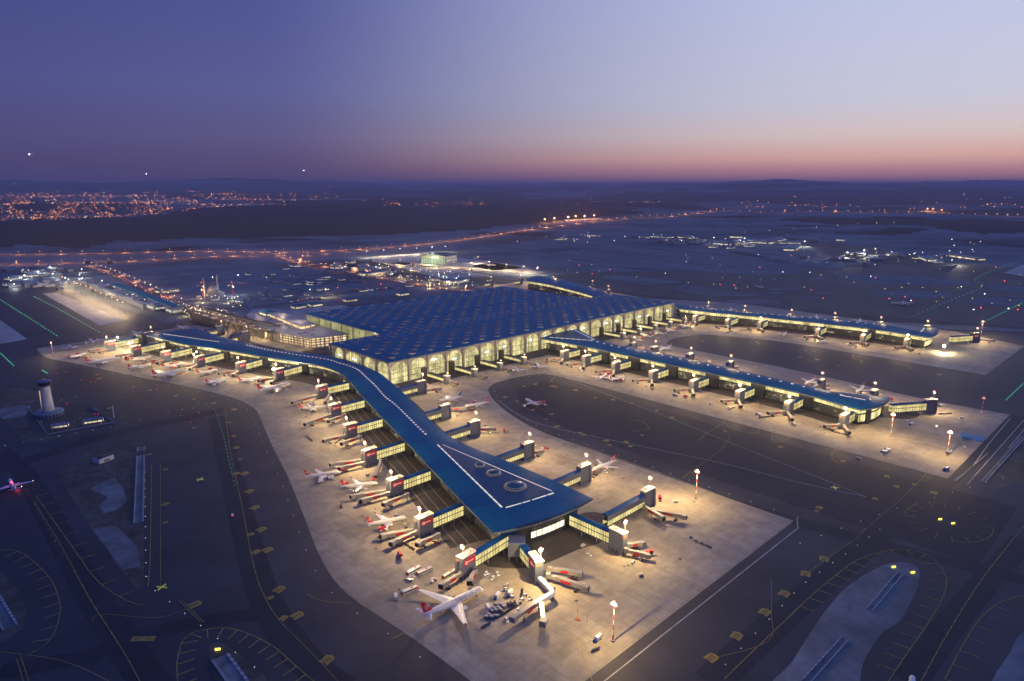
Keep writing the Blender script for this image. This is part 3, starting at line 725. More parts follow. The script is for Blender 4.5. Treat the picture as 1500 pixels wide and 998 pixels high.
backpier, fLs, fRs, fbody = pier('rear_pier', 'rear pier showing behind the far right corner of the main terminal roof', [(x + 20, y) for x, y in fL][::1], fR, 27, 7, 1.6, 60, 6)
# inset dark roof panes with dashed light strips
def strips(root, pts, dash, gap, w, z, name='light_strip', closed=False, hh=.5):
    p = pts + ([pts[0]] if closed else [])
    for a, b_ in zip(p, p[1:]):
        l = math.dist(a, b_); k = 0; d = 2.0; ang = math.atan2(b_[1] - a[1], b_[0] - a[0])
        while d < l - dash * .5:
            dd = min(dash, l - d - 1); mx = a[0] + math.cos(ang) * (d + dd / 2); my = a[1] + math.sin(ang) * (d + dd / 2)
            q = MB(); q.box(mx, my, z, dd, w, hh, ang); bp(q, name, M['skylight'], root); d += dash + gap
tri = [(459, 593), (404, 428), (432, 421), (460, 417)]
q = MB(); q.prism(tri, 25.4, 26.9); bp(q, 'inset_roof_pane', M['roof_dark'], nearpier)
strips(nearpier, [(458, 596), (402.5, 427)], 9.5, 1.6, 1.5, 26.0); strips(nearpier, [(403, 425), (432, 418.5), (461, 414.5)], 17, 1.6, 1.4, 26.0); strips(nearpier, [(461.5, 592), (462, 418)], 85, 1, .5, 26.0)
for x, y, r in ((451, 513, 5.2), (448, 488, 7.2), (442, 450, 10.5)):
    q = MB(); q.lathe([(r * 1.02, 26.8), (r, 28.4), (r * .82, 29.2), (r * .5, 30.0), (.1, 30.4)], 28, x, y); dm = bp(q, 'roof_dome', M['roof_dark'], nearpier, True)
    q = MB(); q.lathe([(r * 1.08, 26.8), (r * 1.12, 27.6), (r * 1.03, 28.0)], 28, x, y); e = MB(); 
    qq = bpy.data.objects.new('dome_rim', q.mesh('dome_rim', M['grey_light'], False, nearpier.location)); C.objects.link(qq); qq.parent = dm
    for k in range(22):
        t = 2 * PI * k / 22; e.box(x + math.cos(t) * r * .88, y + math.sin(t) * r * .88, 28.3, .9, .9, .7, t)
    qq = bpy.data.objects.new('dome_lights', e.mesh('dome_lights', M['skylight_rim'], False, nearpier.location)); C.objects.link(qq); qq.parent = dm
line = smooth_line([at(350 + x / 4.99, 500 + y / 4.99, 26) for x, y in [(60, 30), (200, 62), (420, 100), (500, 112), (590, 125), (670, 140), (730, 160), (800, 180), (870, 210), (930, 265), (1000, 330), (1060, 400), (1130, 455), (1200, 520), (1260, 580), (1330, 650), (1380, 695)]], 4)
for x, y, a in sample(line, 9.2):
    q = MB(); q.box(x, y, 26.0, 2.9, 2.0, .9, a); bp(q, 'roof_light', M['skylight_dim'], nearpier)
for root, Ls_, Rs_ in ((centrepier, dLs, dRs), (farpier, eLs, eRs)):
    for i in range(6, 66, 2):
        x, y = Ls_[i][0] * .3 + Rs_[i][0] * .7, Ls_[i][1] * .3 + Rs_[i][1] * .7
        q = MB(); q.box(x, y, 25.9, 3.2, 2.4, 1.2, PI / 2); bp(q, 'roof_light', M['skylight_dim'], root)
wt = [(436, 1463), (493, 1461), (489, 1310)]
q = MB(); q.prism(wt, 25.6, 26.9); bp(q, 'inset_roof_pane', M['roof_dark'], nearpier); strips(nearpier, [(434, 1460), (487, 1305)], 9, 2, 1.6, 26.1)
dt_ = [(970, 896), (1056, 904), (1012, 815)]
q = MB(); q.prism(dt_, 26.0, 27.3); bp(q, 'inset_roof_pane', M['roof_dark'], centrepier); strips(centrepier, [(969, 893), (1010, 812)], 9, 2, 1.4, 26.5); strips(centrepier, [(1059, 903), (1015, 812)], 95, 2, .8, 26.5)
q = MB(); q.prism([(992, 350), (1004, 347), (1012, 312), (996, 306)], 26.2, 27.2); bp(q, 'inset_roof_pane', M['roof_dark'], centrepier); strips(centrepier, [(1005, 349), (1013, 314), (995, 304)], 9, 2, 1.4, 26.5); strips(centrepier, [(988, 345), (991, 306)], 16, 2, 1.2, 26.5)
q = MB(); q.prism([(1575, 470), (1590, 468), (1600, 405), (1552, 398)], 26.2, 27.2); bp(q, 'inset_roof_pane', M['roof_dark'], farpier); strips(farpier, [(1601, 404), (1575, 398), (1549, 397)], 17, .6, 2.4, 26.5)
b_ = []
for k in range(9):
    t = k / 8; b_.append((1513 + (1629 - 1513) * t, 372 + 16 * t - 10 * 4 * t * (1 - t)))
strips(farpier, b_, 30, .1, 3.0, 25.9)
# ---------------------------------------------------------------- gate houses with their bridges
GATES = []
def ring_mb(x, z, r, w, y, n=18, mi=0, b=None):
    b = b or MB()
    for k in range(n):
        t0, t1 = 2 * PI * k / n, 2 * PI * (k + 1) / n
        b.add([(x + math.cos(t) * rr, y, z + math.sin(t) * rr) for t, rr in ((t0, r), (t1, r), (t1, r - w), (t0, r - w))], [(0, 1, 2, 3)], mi)
    return b
def gate(x, y, ang, L, label, group, kind='A', power=95000, banner=True, adv=True, masth=9.5):
    """tower at (x, y); the bridge leaves it backwards (local -x) towards the pier"""
    root = tag(empty('gate_house', (x, y, 0), ang), label, 'gate house', group)
    hw = 3.3; L = max(L - 5, 0) if L else 0
    t = MB(); t.box(-1, 0, 0, 16, 2 * hw, 20); t.box(6.6, -hw + .2, 0, 2.6, 3.0, 20.4); lp(t, 'tower', M['grey'], root)
    t = MB(); t.box(-1, 0, 20.0, 16.8, 2 * hw + .8, .7); t.box(-3, .6, 20.7, 3, 2.4, 1.1); t.box(2, -1, 20.7, 1.6, 1.6, .8); t.box(-9.2, 0, 20.7, .3, 2 * hw, .5); lp(t, 'roof_pad', M['pad'], root)
    t = MB()
    for k in range(3): t.box(-4 + 4.5 * k, -hw - .04, .1, 1.5, .06, 2.6); t.box(-4 + 4.5 * k, hw + .04, .1, 1.5, .06, 2.6)
    lp(t, 'doors', M['core'], root)
    x1 = -9.0; x0 = -9.0 - L
    if L > 1:
        t = MB(); t.box((x0 + x1) / 2, 0, 4.4, L, 2 * hw - .6, 1.0); t.box((x0 + x1) / 2, 0, 10.3, L, 2 * hw - .5, .7)
        if kind == 'A': t.box((x0 + x1) / 2, 0, 15.3, L, 2 * hw - .4, .9)
        lp(t, 'bridge_deck', M['core'], root)
        for s in (-1, 1):
            yy = s * (hw - .45)
            bands = ((5.4, 10.3), (11.0, 15.3)) if kind == 'A' else ((5.4, 10.3),)
            for z0, z1 in bands:
                t = MB(); t.add([(x0, yy, z0), (x1, yy, z0), (x1, yy, z1), (x0, yy, z1)], [(0, 1, 2, 3) if s < 0 else (3, 2, 1, 0)]); wn = lp(t, 'window_band', M['bridge_glass'], root)
                t = MB(); nn = min(15, int(L / 3.2))
                for k in range(nn + 1): t.box(x0 + L * k / nn, yy + s * .1, z0, .28, .2, z1 - z0)
                q = bpy.data.objects.new('mullions', t.mesh('mullions', M['core'])); C.objects.link(q); q.parent = wn
            if kind == 'B':
                t = MB(); t.box((x0 + x1) / 2, yy, 11.0, L, .3, 5.2); lp(t, 'side_cladding', M['grey'], root)
        t = MB(); n = 6; pr = [(-hw - .5 + (2 * hw + 1) * k / n, 16.2 + 1.5 * math.sin(PI * k / n)) for k in range(n + 1)]
        vs = [(xx, yy, zz) for xx in (x0 - 1, x1) for yy, zz in pr] + [(xx, yy, 16.15) for xx in (x0 - 1, x1) for yy, zz in (pr[0], pr[-1])]
        t.add(vs, [(k, n + 1 + k, n + 2 + k, k + 1) for k in range(n)] + [tuple(range(n, -1, -1)), tuple(range(n + 1, 2 * n + 2)), (2 * n + 2, 2 * n + 4, 2 * n + 5, 2 * n + 3)])
        lp(t, 'bridge_roof', M['bridge_roof'], root, False)
        for s in (.30, .68):
            for q in (-1, 1):
                t = MB(); t.box(x1 - L * s, q * 2.3, 0, .9, .9, 4.45); lp(t, 'leg', M['concrete'], root)
        if math.cos(ang) < -.8 and 'V bridge' not in label: t = MB(); t.box(x0 - 5.0, 6.5, 0, 10, 21, 22.9); lp(t, 'stair_core', M['core'], root)
    if banner:
        for s in (-1, 1):
            yy = s * (hw + .14)
            pts = [(-8.0 if s < 0 else 6.2, 14.9), (-6.4 if s < 0 else 4.8, 17.6), (5.9 if s < 0 else -8.3, 17.6), (5.9 if s < 0 else -8.3, 12.2), (-6.4 if s < 0 else 4.8, 12.2)]
            t = MB(); vs = [(a, yy, z) for a, z in pts] + [(a, yy - s * .12, z) for a, z in pts]
            t.add(vs, [tuple(range(5))] + [(k, (k + 1) % 5, 5 + (k + 1) % 5, 5 + k) for k in range(5)])
            bn = lp(t, 'banner', M['redlit'], root)
            e = ring_mb(-2.8 if s < 0 else 2.8, 14.55, 1.45, .45, yy + s * .05); ring_mb(-1.7 if s < 0 else 1.7, 14.55, 1.1, .35, yy + s * .06, b=e)
            for k, ww in enumerate((.7, .5, .8, .5, .7, .6)):
                xx = (0.4 + k * 1.0) * (1 if s < 0 else -1) - (0 if s < 0 else 0)
                e.box(xx, yy + s * .05, 14.0 + (k % 2) * .2, ww, .02, 1.1 - (k % 2) * .2)
            q = bpy.data.objects.new('banner_emblem', e.mesh('banner_emblem', M['whitelit'])); C.objects.link(q); q.parent = bn
    t = MB(); t.box(7.98, -hw + 1.6, 16.5, .12, 2.2, 1.8); t.box(6.6, -hw - 1.36, 17.0, 1.8, .12, 1.5); lp(t, 'gate_number_sign', M['yellow_lamp'] if False else M['orange'], root)
    zz = 20.7 + masth
    t = MB(); t.tube([(5.0, 1.5, 20.6), (5.0, 1.5, zz)], [.26, .16], 6); t.box(5.0, 1.5, zz - .3, .5, 4.6, .4); t.box(5.0, 1.5, zz - 2.2, .4, 3.4, .3); ms = lp(t, 'mast', M['grey_light'], root)
    e = MB()
    for k in range(4): e.box(5.3, -.3 + 1.2 * k, zz - .1, .6, .7, .5)
    for k in range(3): e.box(5.3, .3 + 1.2 * k, zz - 2.0, .6, .7, .5)
    q = bpy.data.objects.new('floodlights', e.mesh('floodlights', M['lamp'])); C.objects.link(q); q.parent = ms
    e = MB(); e.lathe([(.35, zz + .9), (.5, zz + 1.2), (.3, zz + 1.7)], 8, 5.0, 1.5)
    q = bpy.data.objects.new('obstruction_light', e.mesh('obstruction_light', M['red_lamp'])); C.objects.link(q); q.parent = ms
    if power:
        lamp(root, (13.5, -.8, zz + .8), power * 1.25)
    GATES.append((x, y, ang, label)); return root
ORD = ['first', 'second', 'third', 'fourth', 'fifth', 'sixth', 'seventh', 'eighth', 'ninth', 'tenth', 'eleventh', 'twelfth', 'thirteenth']
gl = [(347, 475), (376, 563), (401, 652), (431, 743), (459, 830), (491, 924)]
edgeL = [389, 417, 446, 475, 502, 533]
for k, (x, y) in enumerate(gl):
    gate(x, y, PI, edgeL[k] + 11 - (x + 9) - 2, 'grey red-bannered gate house, %s from the tip, left side of near pier' % ORD[k], 'gate houses of the near pier')
gr = [(545, 363, 480), (545, 447, 484), (548, 537, 484), (553, 640, 495), (568, 719, 522), (616, 839, 566)]
for k, (x, y, e) in enumerate(gr):
    gate(x, y, 0, x - 9 - (e - 9), 'tall grey gate house, %s from the tip, right side of near pier' % ORD[k], 'gate houses of the near pier', 'B', 90000, False)
gate(331, 396, math.atan2(-7, -61), 61, 'grey gate house above the white airliner, ending the left arm of the V bridge', 'gate houses at the pier tip', 'A', 50000)
gate(369.5, 351, math.atan2(-53, -22), 57, 'grey gate house with long angled walkway, ending the right arm of the V bridge', 'gate houses at the pier tip', 'A', 120000)
gate(455, 331, -PI / 2, 392 - 340, 'grey gate house right of the lit front windows at the near pier tip', 'gate houses at the pier tip', 'A', 95000, False)
b = MB(); p = at(757, 803, 10); b.box(p[0], p[1], 5.5, 15, 14, 13, HEAD * 0 - math.radians(45.8))
for dx in (-6.5, 0, 6.5): b.box(p[0] + dx * .7 - 4, p[1] - dx * .7 - 4, 0, 1.2, 1.2, 5.6)
jn = tag(b.build('bridge_junction', M['grey']), 'square grey block on legs where the two arms of the V bridge meet', 'building')
gw = [(345, 1492, 395), (369, 1411, 421), (395, 1325, 441), (426, 1244, 468), (461, 1150, 498), (488, 1062, 527)]
for k, (x, y, e) in enumerate(gw):
    an = PI + .29 if k < 5 else PI + .22
    gate(x, y, an, e + 12 - (x + 9), 'grey red-bannered gate house, %s from the far end of the western wing' % ORD[k], 'gate houses of the western wing', 'A', 100000)
for k, (x, y) in enumerate(((429, 1530), (560, 1490), (575, 1395))):
    gate(x, y, 0.2, 30, 'gate house behind the western wing roof, %s from its far end' % ORD[k], 'gate houses behind the western wing', 'B', 60000, False)
gd = [313, 389, 464, 542, 618, 696, 762, 814]
for k, y in enumerate(gd):
    gate(928, y, PI, 966 + 9 - 937 - 2, 'grey gate house, %s from the free end, near side of middle pier' % ORD[k], 'gate houses of the middle pier', 'A', 85000, False)
gd2 = [325, 403, 560, 639, 716, 765]
for k, y in enumerate(gd2):
    gate(1074, y, 0, 1065 - 1012, 'grey gate house, %s from the free end behind the middle pier roof' % ORD[k], 'gate houses of the middle pier', 'B', 75000, False)
gate(1084, 252, math.atan2(-42, 66), 62, 'glazed bridge ending in a grey gate house at the free end of the middle pier', 'gate houses of the middle pier', 'A', 80000, False)
ge = [(1491, 403, 1525), (1470, 478, 1530), (1462, 566, 1521), (1452, 690, 1495), (1424, 754, 1480), (1410, 830, 1460)]
for k, (x, y, e) in enumerate(ge):
    gate(x, y, PI + .12, max(12, e - x - 4), 'small grey gate house, %s from the free end, near side of farthest pier' % ORD[k], 'gate houses of the farthest pier', 'A', 85000, False)
ge2 = [(1668, 415), (1640, 501), (1620, 594), (1590, 683), (1560, 786), (1545, 878)]
for k, (x, y) in enumerate(ge2):
    gate(x, y, -.1, 32, 'gate house mast and roof pad, %s from the free end beyond the farthest pier' % ORD[k], 'gate houses of the farthest pier', 'B', 65000, False)
gate(1655, 322, -.5, 60, 'low grey gate house with red panel beyond the rounded tip of the farthest pier', 'gate houses of the farthest pier', 'A', 90000, True)
gf = [(1480, 1620), (1585, 1590), (1625, 1480), (1640, 1330), (1590, 1230)]
for k, (x, y) in enumerate(gf):
    gate(x, y, .3, 28, 'distant gate house light, %s along the rear pier beyond the terminal roof' % ORD[k], 'gate houses of the rear pier', 'B', 55000, False)
# low gate pavilions in front of the arcade
def portal(x, label):
    r = tag(empty('gate_pavilion', (x, 880, 0)), label, 'gate pavilion', 'gate pavilions before the arcade')
    t = MB(); t.box(0, 20, 0, 9, 6, 19); t.box(0, 20, 19, 9.6, 6.6, .8); lp(t, 'stair_core', M['core'], r)
    t = MB(); t.box(9, -4, 9.2, 9, 44, 1.2, .0); t.box(9, -4, 4.2, 8.6, 44, .6); lp(t, 'bridge_roof', M['core'], r)
    t = MB()
    for s in (-1, 1): t.add([(9 + s * 4.2, -26, 4.8), (9 + s * 4.2, 18, 4.8), (9 + s * 4.2, 18, 9.2), (9 + s * 4.2, -26, 9.2)], [(0, 1, 2, 3)])
    lp(t, 'window_band', M['bridge_glass'], r)
    for yy in (-18, -6, 6):
        for s in (-1, 1):
            t = MB(); t.box(9 + s * 3.6, yy, 0, .8, .8, 9.2); lp(t, 'leg', M['core'], r)
    t = MB(); t.box(9, -30, 0, 8, 8, 14); lp(t, 'tower', M['grey'], r)
    t = MB(); t.box(9, -30, 14, 8.6, 8.6, .6); lp(t, 'roof_pad', M['pad'], r)
    t = MB(); t.tube([(9, -32, 14.5), (9, -32, 19)], .25, 6); ms = lp(t, 'mast', M['steel'], r)
    q = bpy.data.objects.new('floodlight', MB().box(9, -32.4, 18.8, 1.6, .8, .7).mesh('floodlight', M['lamp'])); C.objects.link(q); q.parent = ms
    lamp(r, (9, -38, 20), 26000, WARM, .8); return r
for k, x in enumerate((668, 728, 788, 847)): portal(x, 'dark legged gate pavilion, %s from the left terminal corner before the arcade' % ORD[k])
for k, x in enumerate((1145, 1205, 1265, 1325, 1385)): portal(x, 'dark legged gate pavilion, %s to the right of the middle pier before the arcade' % ORD[k])
# service roads between the gate towers and the pier walls
def service(Ls_, i0, i1, off0, off1, side):
    seg = Ls_[i0:i1]
    a = []; c = []
    for i, p in enumerate(seg):
        q0, q1 = seg[max(0, i - 1)], seg[min(len(seg) - 1, i + 1)]
        dx, dy = q1[0] - q0[0], q1[1] - q0[1]; l = math.hypot(dx, dy); nx, ny = -dy / l * side, dx / l * side
        a.append((p[0] + nx * off0, p[1] + ny * off0)); c.append((p[0] + nx * off1, p[1] + ny * off1))
    sheet('service_road', [a + c[::-1]], .13, M['service'])
    for off in (8, 16, 24):
        q = MB(); q.ribbon([(p[0] + (c[i][0] - p[0]) * off / 30, p[1] + (c[i][1] - p[1]) * off / 30) for i, p in enumerate(a)], .5, .16); struct(q.build('painted_white_lines', M['white_line']))
service(nL, 2, 69, -12, 27, 1); service(nR, 2, 40, -12, 24, -1); service(dLs, 2, 66, -10, 20, 1); service(dRs, 2, 60, -10, 25, -1); service(eLs, 2, 66, -10, 22, 1)
sheet('service_road', [[(612, 907), (1432, 907), (1432, 868), (612, 868)]], .12, M['service'])
sheet('service_road', [smooth_line([(355, 402), (372, 372), (395, 362), (430, 358), (462, 352), (500, 375), (490, 400), (430, 400)], 3, True)], .122, M['service'])
sheet('service_road', [smooth_line([(1010, 300), (1035, 262), (1070, 262), (1075, 300), (1040, 330)], 3, True)], .121, M['service'])
# ---------------------------------------------------------------- passenger boarding bridges
_jb = {}
JN = [0]
def jet_bridge(p0, p1, label, z0=5.2, group='passenger boarding bridges'):
    L = max(14, round(math.dist(p0, p1) / 3) * 3); ang = math.atan2(p1[1] - p0[1], p1[0] - p0[0])
    if L in _jb: return clone(_jb[L], (p0[0], p0[1], 0), ang, label, group)
    r = tag(empty('boarding_bridge', (p0[0], p0[1], 0), ang), label, 'boarding bridge', group)
    t = MB(); t.lathe([(2.1, 3.8), (2.1, 7.9), (1.9, 8.2)], 16); t.lathe([(.7, 0), (.7, 3.8)], 10); lp(t, 'rotunda', M['grey_light'], r)
    h = L * .5
    t = MB(); t.box(h / 2 + 1.5, 0, 4.2, h, 3.0, 3.1); t.box(h / 2 + 1.5, 0, 7.3, h, 2.7, .25); lp(t, 'inner_tunnel', M['grey_light'], r)
    t = MB(); t.box(h + (L - h) / 2, 0, 3.9, L - h, 3.5, 3.6); t.box(h + (L - h) / 2, 0, 7.5, L - h, 3.1, .3)
    for k in range(int((L - h) / 1.5)): t.box(h + .8 + k * 1.5, 0, 3.95, .15, 3.62, 3.4)
    lp(t, 'outer_tunnel', M['grey_light'], r)
    for s in (-1, 1):
        t = MB(); t.box(h * .95 + 1, s * 1.84, 4.6, h * .55, .1, 2.2); t.box(h * .95 + 1 + 3, s * 1.84, 5.1, 2, .12, .1)
        lp(t, 'red_panel', M['red'], r)
    t = MB(); t.box(L + 1.0, 0, 3.4, 4.2, 4.8, 4.2, .25); t.box(L + 3.3, .5, 3.6, 1.0, 4.0, 3.4, .25, 1); lp(t, 'cab', [M['grey_light'], M['black']], r)
    t = MB(); x = L * .78
    t.box(x, 0, 3.3, .8, 4.4, .5); t.box(x, -1.9, .8, .5, .5, 2.7); t.box(x, 1.9, .8, .5, .5, 2.7); t.box(x, 0, .7, .7, 4.6, .5)
    lp(t, 'support', M['steel'], r)
    for s in (-1, 1):
        t = MB(); t.tube([(x - .6, s * 1.9 - .5, .75), (x - .6, s * 1.9 + .5, .75)], .75, 12); t.tube([(x + .6, s * 1.9 - .5, .75), (x + .6, s * 1.9 + .5, .75)], .75, 12); lp(t, 'wheel', M['black'], r)
    t = MB()
    for k in range(8): t.box(L - 1.5 - k * .45, -2.6, .3 + 3.6 * (1 - k / 8), .45, 1.0, .12)
    t.tube([(L - 1.2, -3.1, 4.9), (L - 5.0, -3.1, 1.2)], .06, 4); lp(t, 'stair', M['steel'], r)
    _jb[L] = r; return r
man = [((609, 776), (561, 785)), ((611, 779), (575, 795)), ((642, 784), (616, 795)), ((569, 719), (516, 727)), ((569, 723), (531, 733)), ((597, 725), (565, 737)), ((534, 674), (488, 680)), ((534, 678), (502, 685)), ((558, 676), (550, 697)),
       ((506, 638), (476, 645)), ((528, 640), (502, 649)), ((484, 608), (450, 620)), ((505, 608), (483, 616)), ((463, 580), (430, 589)), ((483, 578), (476, 589)),
       ((676, 840), (651, 855)), ((696, 836), (688, 851)), ((806, 833), (845, 839)), ((803, 843), (859, 861)),
       ((918, 799), (937, 796)), ((917, 806), (947, 813)), ((863, 693), (872, 689)), ((775, 664), (793, 661)), ((692, 629), (722, 628)), ((656, 599), (680, 598)), ((625, 572), (643, 569)),
       ((942, 741), (968, 757)), ((955, 748), (1000, 756))]
JB = ['upper', 'lower', 'right-hand']
names = ['outer', 'lower', 'short angled']
def near_gate(p):
    return min(GATES, key=lambda g: (g[0] - p[0]) ** 2 + (g[1] - p[1]) ** 2)
used = {}
for a, c in man:
    p0, p1 = at(*a, 6), at(*c, 6); g = near_gate(p0)
    gn = g[3].split('grey gate house')[-1].split(',')[-1].strip()
    k = used.get(g[3], 0); used[g[3]] = k + 1
    jet_bridge(p0, p1, ('%s boarding bridge, gate house %s' % (names[k % 3], gn)).replace('the ', '')[:140])
# fixed elbow walkway below the tip
wk = tag(empty('elevated_walkway', (*at(790, 845, 7), 0)), 'white elbow-shaped elevated walkway on legs with two cabs right of the airliner nose', 'walkway')
w0, w1, w2, w3, w4 = at(790, 845, 8), at(810, 866, 8), at(782, 883, 8), at(768, 897, 8), at(752, 903, 8)
def tunnel(mb, a, c, w_, z, h_, mi=0): mb.box((a[0] + c[0]) / 2, (a[1] + c[1]) / 2, z, math.dist(a, c), w_, h_, math.atan2(c[1] - a[1], c[0] - a[0]), mi)
for nm, a, c, m_ in (('rear_tunnel', w0, w1, 'white'), ('front_tunnel', w1, w2, 'white'), ('outer_tunnel', w2, w4, 'grey_light')):
    t = MB(); tunnel(t, a, c, 3.6, 4.6, 3.4); bp(t, nm, M[m_], wk)
t = MB(); a_ = math.atan2(w3[1] - w2[1], w3[0] - w2[0])
for s in (-1, 1): t.box((w2[0] + w3[0]) / 2 - math.sin(a_) * 1.9 * s, (w2[1] + w3[1]) / 2 + math.cos(a_) * 1.9 * s, 5.2, 9, .1, 2.2, a_)
bp(t, 'red_panel', M['red'], wk)
t = MB(); t.box(w4[0], w4[1], 3.8, 4.5, 5, 4.4, a_); bp(t, 'cab', M['grey_light'], wk)
p0, p1 = at(793, 882, 8), at(796, 908, 8); t = MB(); tunnel(t, p0, p1, 3.4, 4.5, 3.4); bp(t, 'side_tunnel', M['white'], wk); t = MB(); t.box(p1[0], p1[1], 3.4, 5, 5, 4.6, .4); bp(t, 'cab', M['grey_light'], wk)
for p in (at(801, 856, 8), w1, at(790, 877, 8), w3, at(795, 900, 8)):
    t = MB(); t.box(p[0], p[1], .6, .8, .8, 4.1); t.box(p[0], p[1], .15, 3.4, 1.4, .9, .4); bp(t, 'leg', M['steel'], wk)
# paired bridges at the ends of the other towers
def auto_bridges(gs, spread, group, txt, n=2, L=(19, 24)):
    for k, (x, y, an) in enumerate(gs):
        for s in ((-1, 1) if n == 2 else (0,)):
            a = an + s * spread; st_ = (x + math.cos(an) * 9 - math.sin(an) * 3 * s, y + math.sin(an) * 9 + math.cos(an) * 3 * s)
            l = L[0] + (L[1] - L[0]) * R.random()
            jet_bridge(st_, (st_[0] + math.cos(a) * l, st_[1] + math.sin(a) * l), txt % (('left-hand', 'middle', 'right-hand')[s + 1], ORD[k]), group=group)
auto_bridges([(x, y, PI + .29) for x, y, e in gw[:]], .5, 'boarding bridges of the western wing', '%s boarding bridge of the %s gate house from the far end, western wing')
auto_bridges([(928, y, PI) for y in gd], .62, 'boarding bridges of the middle pier', '%s boarding bridge, %s gate house from free end, near side of middle pier')
auto_bridges([(1074, y, 0) for y in gd2], .5, 'boarding bridges behind the middle pier', '%s boarding bridge, %s gate house from free end, behind middle pier', 1)
auto_bridges([(x, y, PI + .12) for x, y, e in ge], .6, 'boarding bridges of the farthest pier', '%s boarding bridge, %s gate house from free end, farthest pier')
auto_bridges([(1655, 322, -.5)], .5, 'boarding bridges of the farthest pier', '%s boarding bridge at the lone %s gate house past the farthest pier tip')
auto_bridges([(x + 9, 850, -PI / 2) for x in (668, 728, 788, 847)], 0.3, 'boarding bridges before the arcade', '%s boarding bridge, %s gate pavilion from the left terminal corner', 1, (16, 20))
auto_bridges([(x + 9, 850, -PI / 2) for x in (1145, 1205, 1265, 1325)], 0.3, 'boarding bridges before the arcade', '%s boarding bridge, %s gate pavilion right of the middle pier', 1, (16, 20))
